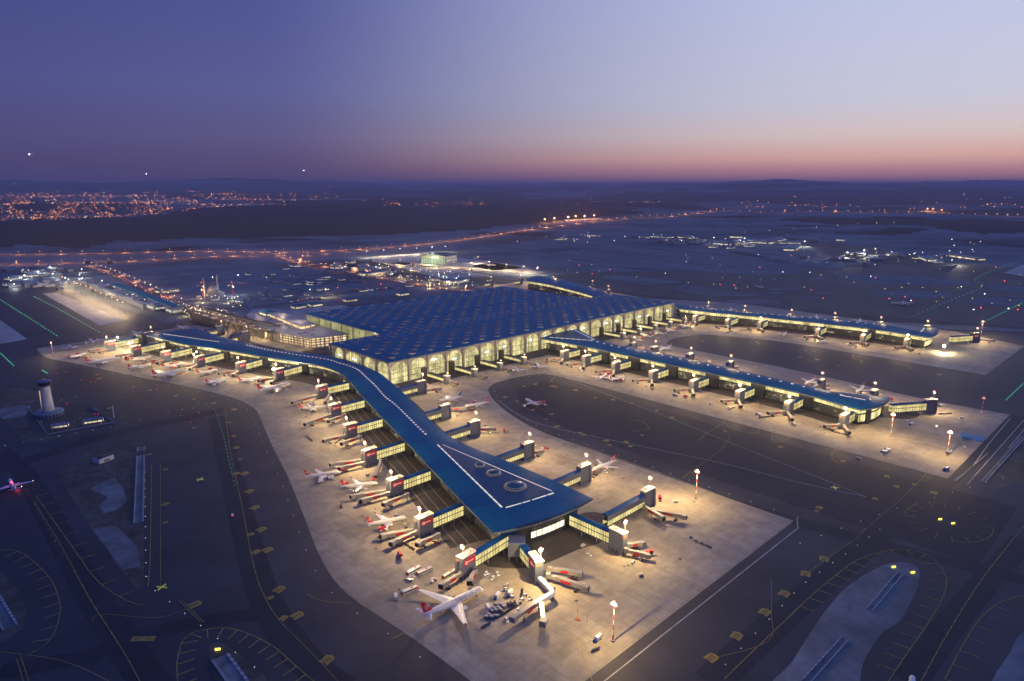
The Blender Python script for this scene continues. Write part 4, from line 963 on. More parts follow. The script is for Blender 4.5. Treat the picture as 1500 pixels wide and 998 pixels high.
# ================================================================ airliners
def text_mesh(txt, size, align='CENTER'):
    cu = bpy.data.curves.new('lettering', 'FONT'); cu.body = txt; cu.size = size; cu.align_x = align; cu.align_y = 'CENTER'
    o = bpy.data.objects.new('lettering', cu); C.objects.link(o); bpy.context.view_layer.update()
    me = bpy.data.meshes.new_from_object(o.evaluated_get(bpy.context.evaluated_depsgraph_get())); bpy.data.objects.remove(o); me.materials.clear(); return me
M['plane_white'] = paint('airliner_white', (.74, .75, .78), .28, 0, .04, .2)
M['plane_grey'] = paint('airliner_grey', (.42, .43, .46), .4, .2, .05, .2)
M['tail_red'] = paint('tail_red', (.62, .015, .02), .35, 0, .05, .3)
M['tail_blue'] = paint('tail_blue', (.03, .08, .42), .35, 0, .3, .3)
M['letter_blue'] = paint('letter_blue', (.03, .06, .30), .4)
def airliner(wide, label, group, tail='red', letters=False):
    if wide: L, rad, span, zc = 59.5, 2.85, 60.3, 5.2
    else: L, rad, span, zc = 39.5, 2.0, 35.8, 3.8
    s = L / 59.5
    root = tag(empty('airliner'), label, 'airliner', group)
    h = L / 2
    prof = [(h, .02, -.55), (h - .35 * s, .28, -.5), (h - 1.2 * s, .55, -.36), (h - 2.6 * s, .78, -.2), (h - 4.6 * s, .94, -.06), (h - 7 * s, 1, 0), (h * .5, 1, 0), (0, 1, 0), (-h * .42, 1, 0), (-h * .58, .93, .10), (-h * .74, .72, .32), (-h * .88, .45, .58), (-h * .97, .2, .78), (-h, .08, .85)]
    b = MB(); n = 20; vs = [(x, math.cos(2 * PI * k / n) * r * rad, zc + zo * rad + math.sin(2 * PI * k / n) * r * rad) for x, r, zo in prof for k in range(n)]
    fs = [(i * n + k, i * n + (k + 1) % n, (i + 1) * n + (k + 1) % n, (i + 1) * n + k) for i in range(len(prof) - 1) for k in range(n)] + [tuple(reversed(range(n))), tuple(range((len(prof) - 1) * n, len(prof) * n))]
    b.add(vs, fs); b.box(-.5 * s, 0, zc - rad * 1.12, 13 * s, rad * 1.7, rad * .5, 0, 0, .85)
    fus = lp(b, 'fuselage', M['plane_white'], root, True)
    t = MB()
    for q in (-1, 1):
        y = q * rad * 1.004
        for x0, x1 in ((-h * .62, -h * .05), (h * .0, h * .72)):
            k = x0
            while k < x1: t.box(k, y * .985, zc + rad * .16, .42, .06, .5); k += 1.1
    wn = bpy.data.objects.new('cabin_windows', t.mesh('cabin_windows', M['win_plane'])); C.objects.link(wn); wn.parent = fus
    t = MB(); t.box(h - 2.1 * s, 0, zc + rad * .28, 1.1 * s, rad * 1.22, .55 * s, 0, 0, .8, .75)
    wn = bpy.data.objects.new('cockpit_windows', t.mesh('cockpit_windows', M['darkglass'])); C.objects.link(wn); wn.parent = fus
    def surf(root_le, root_c, tip_le, tip_c, y0, y1, z0, z1, th, vert=False):
        t = MB(); prof2 = [(0, 0), (.12, .5), (.4, .62), (1, .04), (.4, -.38), (.12, -.34)]
        vs = []
        for le, ch, yy, zz, tt in ((root_le, root_c, y0, z0, th), (tip_le, tip_c, y1, z1, th * tip_c / root_c * .8)):
            for u, w_ in prof2:
                if vert: vs.append((le - u * ch, w_ * tt, zz))
                else: vs.append((le - u * ch, yy, zz + w_ * tt))
        m_ = len(prof2); t.add(vs, [(k, (k + 1) % m_, m_ + (k + 1) % m_, m_ + k) for k in range(m_)] + [tuple(range(m_ - 1, -1, -1)), tuple(range(m_, 2 * m_))]); return t
    for q in (-1, 1):
        t = surf(6.6 * s, 11.5 * s, 6.6 * s - .56 * (span / 2), 2.4 * s, q * rad * .5, q * span / 2, zc - rad * .55, zc - rad * .55 + span / 2 * .09, 1.5 * s)
        wg = lp(t, 'wing', M['plane_white'], root, False)
        xt = 6.6 * s - .56 * (span / 2)
        t = MB(); y_ = q * span / 2; zt = zc - rad * .55 + span / 2 * .09; t.add([(xt - .2, y_, zt), (xt - 2.4 * s, y_, zt), (xt - 3.3 * s, y_ + q * .9 * s, zt + 2.6 * s), (xt - 2.2 * s, y_ + q * .9 * s, zt + 2.6 * s)], [(0, 1, 2, 3), (3, 2, 1, 0)])
        t.add([(xt - .2, y_ + .12, zt), (xt - 2.4 * s, y_ + .12, zt), (xt - 3.3 * s, y_ + q * .9 * s + .12, zt + 2.6 * s), (xt - 2.2 * s, y_ + q * .9 * s + .12, zt + 2.6 * s)], [(0, 1, 2, 3)])
        wl_ = bpy.data.objects.new('winglet', t.mesh('winglet', M['tail_' + tail])); C.objects.link(wl_); wl_.parent = wg
        ye = q * span * .155; xe = 6.6 * s - .56 * abs(ye) + 1.6 * s; ze = zc - rad * .55 + abs(ye) * .09 - 1.7 * s; re = 1.45 * s if wide else 1.1
        t = MB(); t.tube([(xe + 2.2 * s, ye, ze), (xe + 1.9 * s, ye, ze), (xe + .5 * s, ye, ze), (xe - 2.0 * s, ye, ze), (xe - 3.6 * s, ye, ze)], [re * .86, re, re * 1.05, re * .9, re * .5], 18)
        t.box(xe - 1.2 * s, ye, ze + re * .7, 4.6 * s, .4 * s, 1.2 * s)
        en = lp(t, 'engine', M['plane_white'], root, False)
        t = MB(); t.tube([(xe + 2.22 * s, ye, ze), (xe + 2.0 * s, ye, ze)], re * .74, 16); f_ = bpy.data.objects.new('engine_fan', t.mesh('engine_fan', M['black'])); C.objects.link(f_); f_.parent = en
        t = surf(-h + 8.2 * s, 5.4 * s, -h + 8.2 * s - 5.6 * s, 1.9 * s, q * .4, q * span * .16, zc + rad * .45, zc + rad * .45 + 1.0 * s, .6 * s)
        lp(t, 'tailplane', M['plane_white'], root, False)
        t = MB(); yg = q * 5.3 * s * .9
        t.tube([(-1.5 * s, yg, zc - rad * .8), (-1.5 * s, yg, .8)], .3 * s, 6)
        for dx in (-.8, .8): t.tube([(-1.5 * s + dx * s, yg - .8 * s, .65 * s), (-1.5 * s + dx * s, yg + .8 * s, .65 * s)], .65 * s, 10)
        lp(t, 'main_gear', M['black'], root)
    t = MB(); t.tube([(h - 7 * s, 0, zc - rad * .9), (h - 7 * s, 0, .6)], .2 * s, 6); t.tube([(h - 7 * s, -.5 * s, .5 * s), (h - 7 * s, .5 * s, .5 * s)], .5 * s, 10); lp(t, 'nose_gear', M['black'], root)
    t = surf(-h + 10.6 * s, 8.6 * s, -h + 2.6 * s, 3.2 * s, 0, 0, zc + rad * .8, zc + rad + 9.2 * s, .8 * s, True)
    fin = lp(t, 'fin', M['tail_' + tail], root, False)
    if tail == 'red':
        for q in (-1, 1):
            e = MB(); cx_, cz_, rr = -h + 4.9 * s, zc + rad + 4.3 * s, 2.25 * s; yy = q * .34 * s
            ring_mb(cx_, cz_, rr, .38 * s, yy, 22, 0, e)
            # a soaring white bird with curved wings, head up
            bird = [(-.62, -.9), (-.1, -.35), (.5, -.1), (.95, .35), (.35, .2), (.28, .95), (-.02, .25), (-.7, .35), (-.25, -.1)]
            vs = [(cx_ + a * rr * .72, yy, cz_ + c * rr * .72) for a, c in bird]
            e.add(vs + [(cx_, yy, cz_)], [(k, (k + 1) % 9, 9) for k in range(9)])
            q_ = bpy.data.objects.new('tail_emblem', e.mesh('tail_emblem', M['white'])); C.objects.link(q_); q_.parent = fin
    if letters:
        for q in (-1, 1):
            me = text_mesh('TURKISH AIRLINES', 2.9 * s)
            for v in me.vertices:
                x, y = v.co.x * 1.05, v.co.y
                th = .62 + y / (rad * 1.02)
                v.co = ((x if q < 0 else -x) + h * .42, q * math.cos(th) * rad * 1.035, zc + math.sin(th) * rad * 1.035)
            me.materials.append(M['letter_blue'])
            o = bpy.data.objects.new('airline_lettering', me); C.objects.link(o); o.parent = fus
    return root
protoW = airliner(True, 'x', 'airliners parked on the aprons', letters=True)
protoN = airliner(False, 'x', 'airliners parked on the aprons')
protoB = airliner(False, 'x', 'airliners parked on the aprons', tail='blue')
PLANES = []
def park(nose, tail, label, kind=None, group='airliners parked on the aprons', z=4):
    a, b_ = at(*nose, z), at(*tail, z + 1); d = math.dist(a, b_)
    pr = {'W': protoW, 'N': protoN, 'B': protoB, None: protoW if d > 52 else protoN}[kind]
    L = 59.5 if pr is protoW else 39.5
    an = math.atan2(a[1] - b_[1], a[0] - b_[0])
    x, y = a[0] - math.cos(an) * L / 2, a[1] - math.sin(an) * L / 2
    PLANES.append((x, y, an, L)); return clone(pr, (x, y, .12), an, label, group)
big_plane = park((708, 862.3), (618.9, 905), 'large white airliner with red tail parked in front of the pier tip, wings spread', 'W')
g_ = 'airliners parked left of the near pier'
park((499, 691), (437, 699), 'white red-tailed airliner with loaders under its wing, nearest the dark taxiway', 'N', g_)
park((554, 706.5), (494.5, 713), 'white red-tailed airliner nosed in under the third boarding bridge pair from the pier tip', 'N', g_)
park((596, 757), (526, 770), 'white red-tailed airliner beside twin red-panelled boarding bridges, left of the lowest side gate', 'N', g_)
park((479, 595), (432, 599), 'white airliner with red tail nosed towards the second gate house below the pier bend', 'N', g_)
park((425, 562), (376, 574), 'large white airliner with red tail parked at the pier bend between two open bridges', 'W', g_)
park((382, 552.5), (353, 558), 'pale airliner with red tail left of the large one at the pier bend', 'N', g_)
g_ = 'airliners parked along the western wing'
park((127, 517.6), (97, 525), 'red-tailed airliner with red engine lights, first from the left apron end', 'N', g_)
park((178, 525), (137, 531), 'long white airliner second from the left end of the wing apron', 'W', g_)
park((222, 522), (186, 529), 'white airliner tucked between the first two red-bannered gate houses of the wing', 'N', g_)
park((222, 533.6), (187, 539), 'white airliner with long shadow, nearer the taxiway than its twin at the second gate', 'N', g_)
park((269, 532), (236, 538), 'white airliner pointing at the third gate house of the wing, farther of the two', 'N', g_)
park((273, 542), (235, 549.6), 'large white airliner at the third gate of the wing, nearest the taxiway edge', 'W', g_)
park((319, 541), (289, 547), 'white airliner at the fourth gate house of the western wing', 'N', g_)
park((332, 554), (301, 562), 'airliner ringed by baggage carts on the apron of the western wing', 'N', g_)
park((100, 506), (110, 512), 'small white airliner facing away beside the red and white mast, far left apron', 'N', g_)
park((131, 497), (141, 504), 'small white airliner parked apart at the far left end of the apron', 'N', g_)
park((276, 480), (258, 477), 'airliner half hidden behind the roof of the western wing', 'N', g_)
park((208, 489), (196, 486), 'airliner just visible behind the far end of the western wing', 'N', g_)
g_ = 'airliners right of the near pier'
park((642, 587), (677, 580), 'white airliner with blue and white tail between two gate bridges', 'B', g_)
park((680, 595), (718, 588), 'white airliner with red tail parked by the rounded corner of the dark taxilane', 'N', g_)
park((770, 584), (792.5, 594.5), 'white airliner taxiing alone on the dark taxilane between the piers', 'N', g_)
park((868, 688), (906, 672), 'white airliner with red wing tips at the second gate house from the tip, right side', 'N', g_)
park((752, 537), (764, 546), 'white airliner with gear and trucks around it before the arcade', 'N', g_)
park((785, 532), (796, 544), 'white airliner with red tail pointing straight at the arcade', 'N', g_)
park((915, 551), (889, 558), 'white airliner with carts at the third gate left of the middle pier', 'N', g_)
park((889, 548), (874, 557), 'red and white airliner crowded by service trucks near the middle pier', 'N', g_)
g_ = 'airliners between the middle and farthest piers'
park((997, 476), (1013, 480), 'red and white airliner closest to the farthest pier root', 'N', g_); park((975, 481), (993, 486), 'green and white lit airliner before the right arcade', 'N', g_)
park((957, 485), (975, 490), 'white airliner with red tail, third from the farthest pier before the arcade', 'N', g_); park((938, 489), (956, 494), 'white airliner with red tail, fourth from the farthest pier before the arcade', 'N', g_)
park((920, 495), (942, 499), 'red-tailed airliner nearest the middle pier before the right arcade', 'N', g_)
park((966, 512), (984, 507), 'white red-tailed airliner behind the middle pier at the pocket entrance', 'N', g_)
park((1179, 562), (1197, 553), 'white airliner with red tail behind the middle pier roof, next to a gate mast', 'N', g_)
park((1254, 574), (1268, 564), 'white airliner with red tail behind the skylit end of the middle pier', 'N', g_)
park((1196, 502), (1216, 496), 'white airliner turned across the stand before the farthest pier', 'N', g_)
park((1147, 492), (1153, 485), 'small white airliner facing out on the apron of the farthest pier', 'N', g_)
g_ = 'airliners beyond the farthest pier'
park((1196, 466), (1196, 460), 'airliner facing the camera over the farthest pier roof', 'N', g_); park((1072, 455), (1070, 450), 'red-tailed airliner just over the farthest pier roof, nearest the terminal', 'N', g_)
park((1260, 472), (1260, 467), 'airliner with red lights over the farthest pier roof near its skylit end', 'N', g_)
park((1118, 421), (1106, 418), 'lone airliner lit white on the taxiway beyond the farthest pier', 'N', g_); park((1304, 444), (1330, 444.5), 'long white airliner taxiing far out on the runway side', 'W', g_)
g_ = 'airliners at the hangar'
park((726, 389), (709, 387), 'airliner on the lit stand right of the hangar', 'W', g_); park((617, 390), (604, 387), 'tall-tailed airliner on the lit stand left of the hangar', 'W', g_)
park((597, 389), (612, 385), 'airliner beside the tall-tailed one left of the hangar', 'N', g_); park((660, 400), (672, 398), 'white airliner below the hangar apron', 'W', g_); park((674, 401), (687, 399), 'airliner with bright red tail below the hangar apron', 'W', g_)
park((700, 379), (690, 377), 'airliner nose visible at the right wall of the hangar', 'N', g_)
g_ = 'airliners at the edges of the picture'
lf = park((13, 702), (24, 720), 'airliner with glowing red beacon rolling on the dark taxiway at the left edge', 'N', g_)
e = MB(); e.lathe([(.1, 5.6), (.45, 5.8), (.1, 6.3)], 8, 4, 0); e.lathe([(.1, 1.2), (.45, 1.4), (.1, 1.8)], 8, 0, 0); lp(e, 'beacon', glow('beacon_red', (1, .02, .08), 40), lf)
e = MB(); e.lathe([(.1, 4.2), (.5, 4.5), (.1, 4.9)], 8, -5.5, -18.2); e.lathe([(.1, 5.2), (.4, 5.5), (.1, 5.9)], 8, -17, -6.0); lp(e, 'navigation_light', M['lamp'], lf)
lamp(lf, (2, 0, 7.5), 900, (1, .02, .10), .5); lamp(lf, (-8, -3, 2.0), 900, (1, .02, .10), .5)
park((1337, 989), (1334, 1020), 'airliner cut by the lower edge at the right, only nose and wing visible', 'N', g_)
# aircraft on approach in the evening sky
for k, (x, y, dd) in enumerate(((45, 227, 2600), (215, 255.5, 5000), (445, 250.5, 4600))):
    v = y - 499; fw = 1000 * cp - v * sp; dn = 1000 * sp + v * cp; t = dd / fw; X_, Y_, Z_ = (x - 750) * t, fw * t, H - dn * t
    o = clone(protoN, (X_ * sa + Y_ * ca, -X_ * ca + Y_ * sa, Z_), HEAD + PI, ['highest aircraft with bright landing light, far left of the sky', 'aircraft with landing light low over the town lights', 'aircraft with landing light low in the middle of the sky'][k], 'aircraft on approach')
    e = MB(); e.lathe([(.2, 0), (1.6 + k, 2), (.2, 4)], 8, 8, 0); lp(e, 'landing_light', glow('landing_light', (.95, 1, .9), 25), o)
trash(protoW); trash(protoN); trash(protoB)
# ================================================================ ground vehicles
def veh(name, cat, label, group, parts):
    r = tag(empty(name), label, cat, group)
    for nm, mb, mt in parts: lp(mb, nm, mt, r)
    return r
def wheels(L, W, r=.5, xs=None):
    out = []
    for x in (xs or (-L * .32, L * .32)):
        t = MB(); 
        for s in (-1, 1): t.tube([(x, s * (W / 2 - .3), r), (x, s * (W / 2 + .02), r)], r, 10)
        out.append(('wheel', t, M['black']))
    return out
def mk_bus():
    b = MB(); b.box(0, 0, .5, 14, 3, 1.0); b.box(0, 0, 2.6, 14, 3, .6); b.box(0, 0, 3.2, 13.4, 2.6, .2)
    g = MB(); g.box(0, 0, 1.5, 13.9, 2.94, 1.1)
    f = MB(); f.box(-6.9, 0, .6, .5, 3.04, 2.2); f.box(2, 0, 3.4, 2, 1.4, .25)
    return veh('apron_bus', 'bus', 'x', 'apron buses', [('body', b, M['white']), ('windows', g, M['darkglass']), ('rear_panel', f, M['orange'])] + wheels(14, 3, .5, (-4.5, 4.5)))
def mk_truck(box='white'):
    b = MB(); b.box(-1.2, 0, 1.1, 6.2, 2.5, 2.7); c = MB(); c.box(3.2, 0, .7, 2.2, 2.3, 1.1); c.box(3.0, 0, 1.8, 1.7, 2.2, .9, 0, 0, .85); ch = MB(); ch.box(0, 0, .6, 8.6, 1.6, .5); g = MB(); g.box(4.32, 0, 1.5, .06, 2, .8)
    return veh('box_truck', 'truck', 'x', 'box trucks', [('cargo_box', b, M[box]), ('cab', c, M['blue'] if box == 'white' else M['white']), ('chassis', ch, M['core']), ('windscreen', g, M['darkglass'])] + wheels(8.6, 2.4, .5))
def mk_van():
    b = MB(); b.box(0, 0, .4, 5.0, 2.0, 1.0); b.box(-.4, 0, 1.4, 3.8, 1.85, .8, 0, 0, .88); g = MB(); g.box(-.4, 0, 1.5, 3.9, 1.9, .5, 0, 0, .92)
    h_ = MB(); h_.box(2.5, .65, .75, .08, .3, .25); h_.box(2.5, -.65, .75, .08, .3, .25)
    return veh('service_van', 'van', 'x', 'service vans', [('body', b, M['white']), ('windows', g, M['darkglass']), ('headlights', h_, M['headlight'])] + wheels(5, 2, .36))
def mk_tug():
    b = MB(); b.box(0, 0, .45, 3.2, 1.7, .7); b.box(-.8, 0, 1.15, 1.3, 1.5, .9, 0, 0, .85); g = MB(); g.box(-.8, 0, 1.35, 1.4, 1.55, .4, 0, 0, .9)
    return veh('baggage_tug', 'tug', 'x', 'baggage tugs', [('body', b, M['white']), ('windows', g, M['darkglass'])] + wheels(3.2, 1.7, .4))
def mk_cart():
    b = MB(); b.box(0, 0, .55, 3.4, 1.7, .18); b.box(-1.65, 0, .7, .1, 1.7, 1.2); b.box(1.65, 0, .7, .1, 1.7, .5); b.box(2.2, 0, .5, 1.0, .12, .1)
    g = MB(); g.box(0, 0, .75, 2.6, 1.4, .5, 0, 0, .9)
    return veh('baggage_cart', 'cart', 'x', 'baggage carts', [('frame', b, M['steel']), ('load', g, M['core'])] + wheels(3.4, 1.6, .28))
def mk_uld():
    b = MB(); b.box(0, 0, .9, 3.0, 2.2, 1.7, 0, 0, 1, .82); d = MB(); d.box(0, 0, .35, 3.6, 2.4, .35)
    return veh('container_dolly', 'container dolly', 'x', 'container dollies', [('container', b, M['container']), ('dolly', d, M['core'])] + wheels(3.4, 2.2, .25))
def mk_loader():
    b = MB(); b.box(0, 0, .5, 6.0, 1.9, .8); b.box(2.4, .6, 1.3, .9, .7, .9); t = MB(); t.add([(-4, -.5, 1.1), (-4, .5, 1.1), (4.2, .5, 3.0), (4.2, -.5, 3.0), (-4, -.5, 1.4), (-4, .5, 1.4), (4.2, .5, 3.3), (4.2, -.5, 3.3)], [(3, 2, 1, 0), (4, 5, 6, 7), (0, 1, 5, 4), (1, 2, 6, 5), (2, 3, 7, 6), (3, 0, 4, 7)])
    return veh('belt_loader', 'belt loader', 'x', 'belt loaders', [('body', b, M['red']), ('conveyor', t, M['core'])] + wheels(6, 1.9, .4))
def mk_high():
    b = MB(); b.box(-.6, 0, 3.0, 6.4, 2.5, 2.4); c = MB(); c.box(3.6, 0, .7, 2.0, 2.4, 1.9); s = MB()
    for q in (-1, 1): s.tube([(-3, q, 1.1), (2, q, 3.0)], .14, 4); s.tube([(2, q, 1.1), (-3, q, 3.0)], .14, 4)
    s.box(0, 0, .6, 8, 2.0, .5)
    return veh('catering_truck', 'catering truck', 'x', 'catering trucks', [('raised_box', b, M['red']), ('cab', c, M['white']), ('scissor_lift', s, M['steel'])] + wheels(8, 2.4, .5))
def mk_stairs():
    b = MB(); b.box(0, 0, .5, 7, 2.2, .7); b.box(3, 0, 1.2, 1.4, 2.1, 1.1); t = MB()
    t.add([(-4, -.8, 1.0), (-4, .8, 1.0), (4.5, .8, 5.2), (4.5, -.8, 5.2), (-4, -.8, 1.6), (-4, .8, 1.6), (4.5, .8, 5.8), (4.5, -.8, 5.8)], [(3, 2, 1, 0), (4, 5, 6, 7), (0, 1, 5, 4), (1, 2, 6, 5), (2, 3, 7, 6), (3, 0, 4, 7)]); t.box(5, 0, 5.1, 1.8, 1.8, .2); t.box(5, .9, 5.3, 1.8, .08, 1.1)
    return veh('stairs_truck', 'stairs truck', 'x', 'stairs trucks', [('body', b, M['white']), ('stairway', t, M['white'])] + wheels(7, 2.2, .42))
def mk_car():
    b = MB(); b.box(0, 0, .35, 4.4, 1.8, .6); b.box(-.2, 0, .95, 2.4, 1.6, .5, 0, 0, .8); g = MB()
    for s in (-.6, .6): g.box(2.2, s, .6, .1, .35, .25)
    t = MB()
    for s in (-.6, .6): t.box(-2.2, s, .65, .1, .35, .2)
    return veh('car', 'car', 'x', 'cars on the approach roads', [('body', b, M['white']), ('headlights', g, M['headlight']), ('tail_lights', t, M['red_lamp'])] + wheels(4.4, 1.8, .33))
V = {'bus': mk_bus(), 'truck': mk_truck(), 'van': mk_van(), 'tug': mk_tug(), 'cart': mk_cart(), 'uld': mk_uld(), 'loader': mk_loader(), 'high': mk_high(), 'stairs': mk_stairs(), 'car': mk_car()}
def put(kind, px, py, to=None, ang=None, label='x', group=None, z=.13, wpos=None):
    p = wpos or at(px, py, 1)
    if to is not None: q = at(*to, 1); ang = math.atan2(q[1] - p[1], q[0] - p[0])
    return clone(V[kind], (p[0], p[1], z), ang or 0, label, group)
put('bus', 606, 837, (620, 829), label='white apron bus with orange rear, left one of two buses parked side by side'); put('bus', 622, 838, (640, 830), label='white apron bus parked right of its orange-backed twin')
put('bus', 600, 866, (612, 861), label='red and white apron bus by the left wing tip of the large airliner'); put('bus', 658, 842, (668, 836), label='apron bus parked against the foot of the gate house')
put('truck', 580, 875, (579, 865), label='white high lorry with lit headlights left of the large airliner')
put('stairs', 600, 849, (611, 853), label='white stairs truck below the two parked buses'); put('stairs', 634, 851, (630, 857), label='small white loader truck casting a long shadow above the airliner wing')
# vans right of the tip tower
for k, (x, y, q) in enumerate(((712, 840, (709, 844)), (716, 843, (721, 841)), (722, 847, (719, 851)), (729, 841, (732, 845)))):
    put('van', x, y, q, label='white service van, %s from the left in the little group under the V bridge' % ORD[k])
for k, (x, y, q) in enumerate(((728, 875, (724, 880)), (747, 871, (744, 876)), (716, 893, (720, 899)))):
    put('truck', x, y, q, label=['white box truck beside the airliner nose, left of two', 'box truck with dark bed right of the airliner nose', 'box truck at the foot of the container dolly rows'][k])
for k in range(14):
    i, j = divmod(k, 5); x, y = 713 + j * 3.4 + i * 7.0 + R.uniform(-.8, .8), 905 - j * 4.4 - i * .6 + R.uniform(-.8, .8)
    if k in (6, 11): continue
    put('uld', x, y, ang=1.9 + R.uniform(-.25, .25), label='silver container on its dolly in the rows right of the near airliner wing', group='container dollies by the near airliner')
for k in range(9): put('cart', 731 + k * 3.1, 903 - k * 2.0, ang=-.15, label='dark baggage cart in the long train behind the near airliner containers', group='carts in the train by the containers')
for k in range(6): put('cart', 744 + (k % 3) * 5, 884 + (k // 3) * 3.6 - (k % 3) * 1.0, ang=.9 + R.random() * .4, label='empty dark baggage cart scattered above the container rows', group='scattered baggage carts by the near airliner')
for k, (x, y) in enumerate(((740, 862), (746, 866), (742, 857), (737, 865), (751, 874), (765, 878), (770, 871), (777, 878))): put('tug', x, y, ang=R.random() * 3, label='small white tug in the cluster right of the airliner nose', group='tugs by the airliner nose')
for k in range(4): put('cart', 707 + k * 3, 919 - k * 1.9, ang=-.2, label='dark cart of the short train at the foot of the container rows', group='short cart train')
put('van', 742, 908, (745, 913), label='white van with bright bonnet below the container rows'); put('van', 764, 879, (761, 884), label='dark blue pickup between the cart rows'); put('van', 759, 894, (756, 898), label='white van by the red-panelled walkway cab, upper'); put('van', 762, 897, (759, 901), label='white van by the red-panelled walkway cab, lower')
put('truck', 875, 937, (869, 942), label='lone white box truck on the empty apron left of the red and white mast')
put('van', 770, 812, (775, 809), label='white van on the dark yard below the lit front windows'); put('van', 854, 799, (858, 797), label='white car with headlights on the service road beside the right gate house'); put('van', 862, 813, (866, 814), label='white car on the pale apron below the right gate house')
for k in range(4): put('cart', 868 + k * 3, 953 + k * .4 - k * 1.4, ang=.4, label='dark dolly in the row at the lower right apron corner', group='dollies at the lower right apron corner')
for k, (x, y) in enumerate(((1012, 787), (1020, 792), (1028, 795), (1036, 799), (1040, 801))): put('cart', x, y, ang=-.9, label='dark cart in the line on the empty right apron', group='carts on the empty right apron')
put('car', 303, 0, wpos=(235, 640), ang=1.2, label='van with yellow lights alone on the dark taxiway', group='cars on the airfield')
# vehicles around every parked airliner and gate: each placed beside a wing, never inside an aircraft
def clear(x, y, m=3.0):
    for px_, py_, an, L in PLANES:
        dx, dy = x - px_, y - py_; u = dx * math.cos(an) + dy * math.sin(an); v_ = -dx * math.sin(an) + dy * math.cos(an)
        if abs(u) < L / 2 + m and abs(v_) < 3 + m: return False
    for gx, gy, an, _ in GATES:
        if abs(x - gx) < 12 and abs(y - gy) < 9: return False
    return all(math.hypot(x - a, y - b_) > 5.5 for a, b_ in PUT)
PUT = []
desc = {'loader': 'red belt loader', 'cart': 'dark baggage cart', 'tug': 'small white tug', 'uld': 'silver container dolly', 'van': 'white service van', 'high': 'red catering truck with raised box', 'truck': 'white box truck', 'stairs': 'white stairs truck'}
import collections
for px_, py_, an, L in list(PLANES)[1:31]:
    for k in range(7):
        kind = R.choice(['loader', 'cart', 'cart', 'cart', 'tug', 'tug', 'uld', 'van', 'high', 'truck', 'cart', 'uld'])
        side = R.choice([-1, -1, 1]); u = R.uniform(-L * .4, L * .45); v_ = side * R.uniform(6, 15)
        x, y = px_ + u * math.cos(an) - v_ * math.sin(an), py_ + u * math.sin(an) + v_ * math.cos(an)
        if not clear(x, y): continue
        PUT.append((x, y)); near = min(range(len(PLANES)), key=lambda i: math.hypot(PLANES[i][0] - x, PLANES[i][1] - y))
        put(kind, 0, 0, wpos=(x, y), ang=an + R.choice([0, PI / 2, PI, -.6]), label='%s among the service vehicles around a parked airliner' % desc[kind], group='%ss around the parked airliners' % desc[kind])
# scattered trains and vehicles at the empty stands
for gi, (gx, gy, an, lab) in enumerate(GATES):
    if math.hypot(gx, gy) > 1650: continue
    for k in range(3):
        kind = R.choice(['loader', 'cart', 'truck', 'van', 'uld', 'high', 'van'])
        u, v_ = R.uniform(16, 40), R.uniform(-30, 30); x, y = gx + u * math.cos(an) - v_ * math.sin(an), gy + u * math.sin(an) + v_ * math.cos(an)
        if not clear(x, y) or not inside(x, y, apron_poly): continue
        PUT.append((x, y))
        n = 5 if kind == 'cart' else 1; a2 = R.uniform(0, PI)
        for q in range(n):
            put(kind, 0, 0, wpos=(x + math.cos(a2) * 4.4 * q, y + math.sin(a2) * 4.4 * q), ang=a2, label='%s waiting by the gate houses on an open stand' % desc[kind], group='%ss waiting on open stands' % desc[kind])
# red parked loader groups beside the boarding bridges of the tip
for k, (x, y) in enumerate(((838, 848), (842, 851), (1003, 757), (985, 752), (931, 814), (925, 803), (500, 742), (592, 779), (640, 796))):
    put('loader', x, y, ang=R.random() * 3, label='red loader parked under a boarding bridge of the near pier', group='red loaders under boarding bridges')
put('van', 1413, 655, ang=.5, label='dark van beside the blue tarpaulin on the farther apron corner'); put('truck', 1386, 688, (1380, 689), label='red-lit tow truck at the lower corner of the middle apron'); put('van', 1257, 671, (1262, 672), label='white car with red tail lights at the taxiway edge below the middle pier')
for k, (x, y) in enumerate(((1332, 616), (1335, 622), (1371, 626), (1407, 612), (1300, 660), (1295, 663), (1291, 666), (1390, 664))): put('truck' if k % 3 else 'van', x, y, ang=R.random() * 3, label='dark service vehicle on the wide apron past the middle pier tip', group='vehicles past the middle pier tip')
b = MB(); p = at(1424, 641); b.box(p[0], p[1], .12, 22, 26, .5, .1); b.box(p[0] - 12, p[1] + 4, .12, 6, 9, 3.2, .3); b.box(p[0] - 3, p[1] + 6, .6, 6, 5, .8, .6)
tag(b.build('covered_equipment', M['teal']), 'bright blue tarpaulin-covered equipment on the corner of the farther apron', 'tarpaulin')
LD = MB()
for px_, py_, an, L in PLANES[:34]:
    c_, s_ = math.cos(an), math.sin(an)
    LD.ribbon([(px_ + c_ * L * .55, py_ + s_ * L * .55), (px_ - c_ * L * .95, py_ - s_ * L * .95)], .55, .15)
    for q in (-1, 1): LD.ribbon([(px_ + c_ * L * .5 - s_ * q * L * .42, py_ + s_ * L * .5 + c_ * q * L * .42), (px_ - c_ * L * .45 - s_ * q * L * .42, py_ - s_ * L * .45 + c_ * q * L * .42)], .4, .152)
LD.build('stand_markings', M['yellow_line'])['kind'] = 'structure'
SK = MB()
for gx, gy, an, lab in GATES[:34]:
    for k in range(3):
        u, v_ = R.uniform(16, 50), R.uniform(-30, 30); x, y = gx + u * math.cos(an) - v_ * math.sin(an), gy + u * math.sin(an) + v_ * math.cos(an)
        if inside(x, y, apron_poly): SK.prism([(x + R.uniform(.6, 2.2) * math.cos(t), y + R.uniform(.6, 2.2) * math.sin(t)) for t in (0, .8, 1.6, 2.5, 3.3, 4.2, 5.1)], .13, .135)
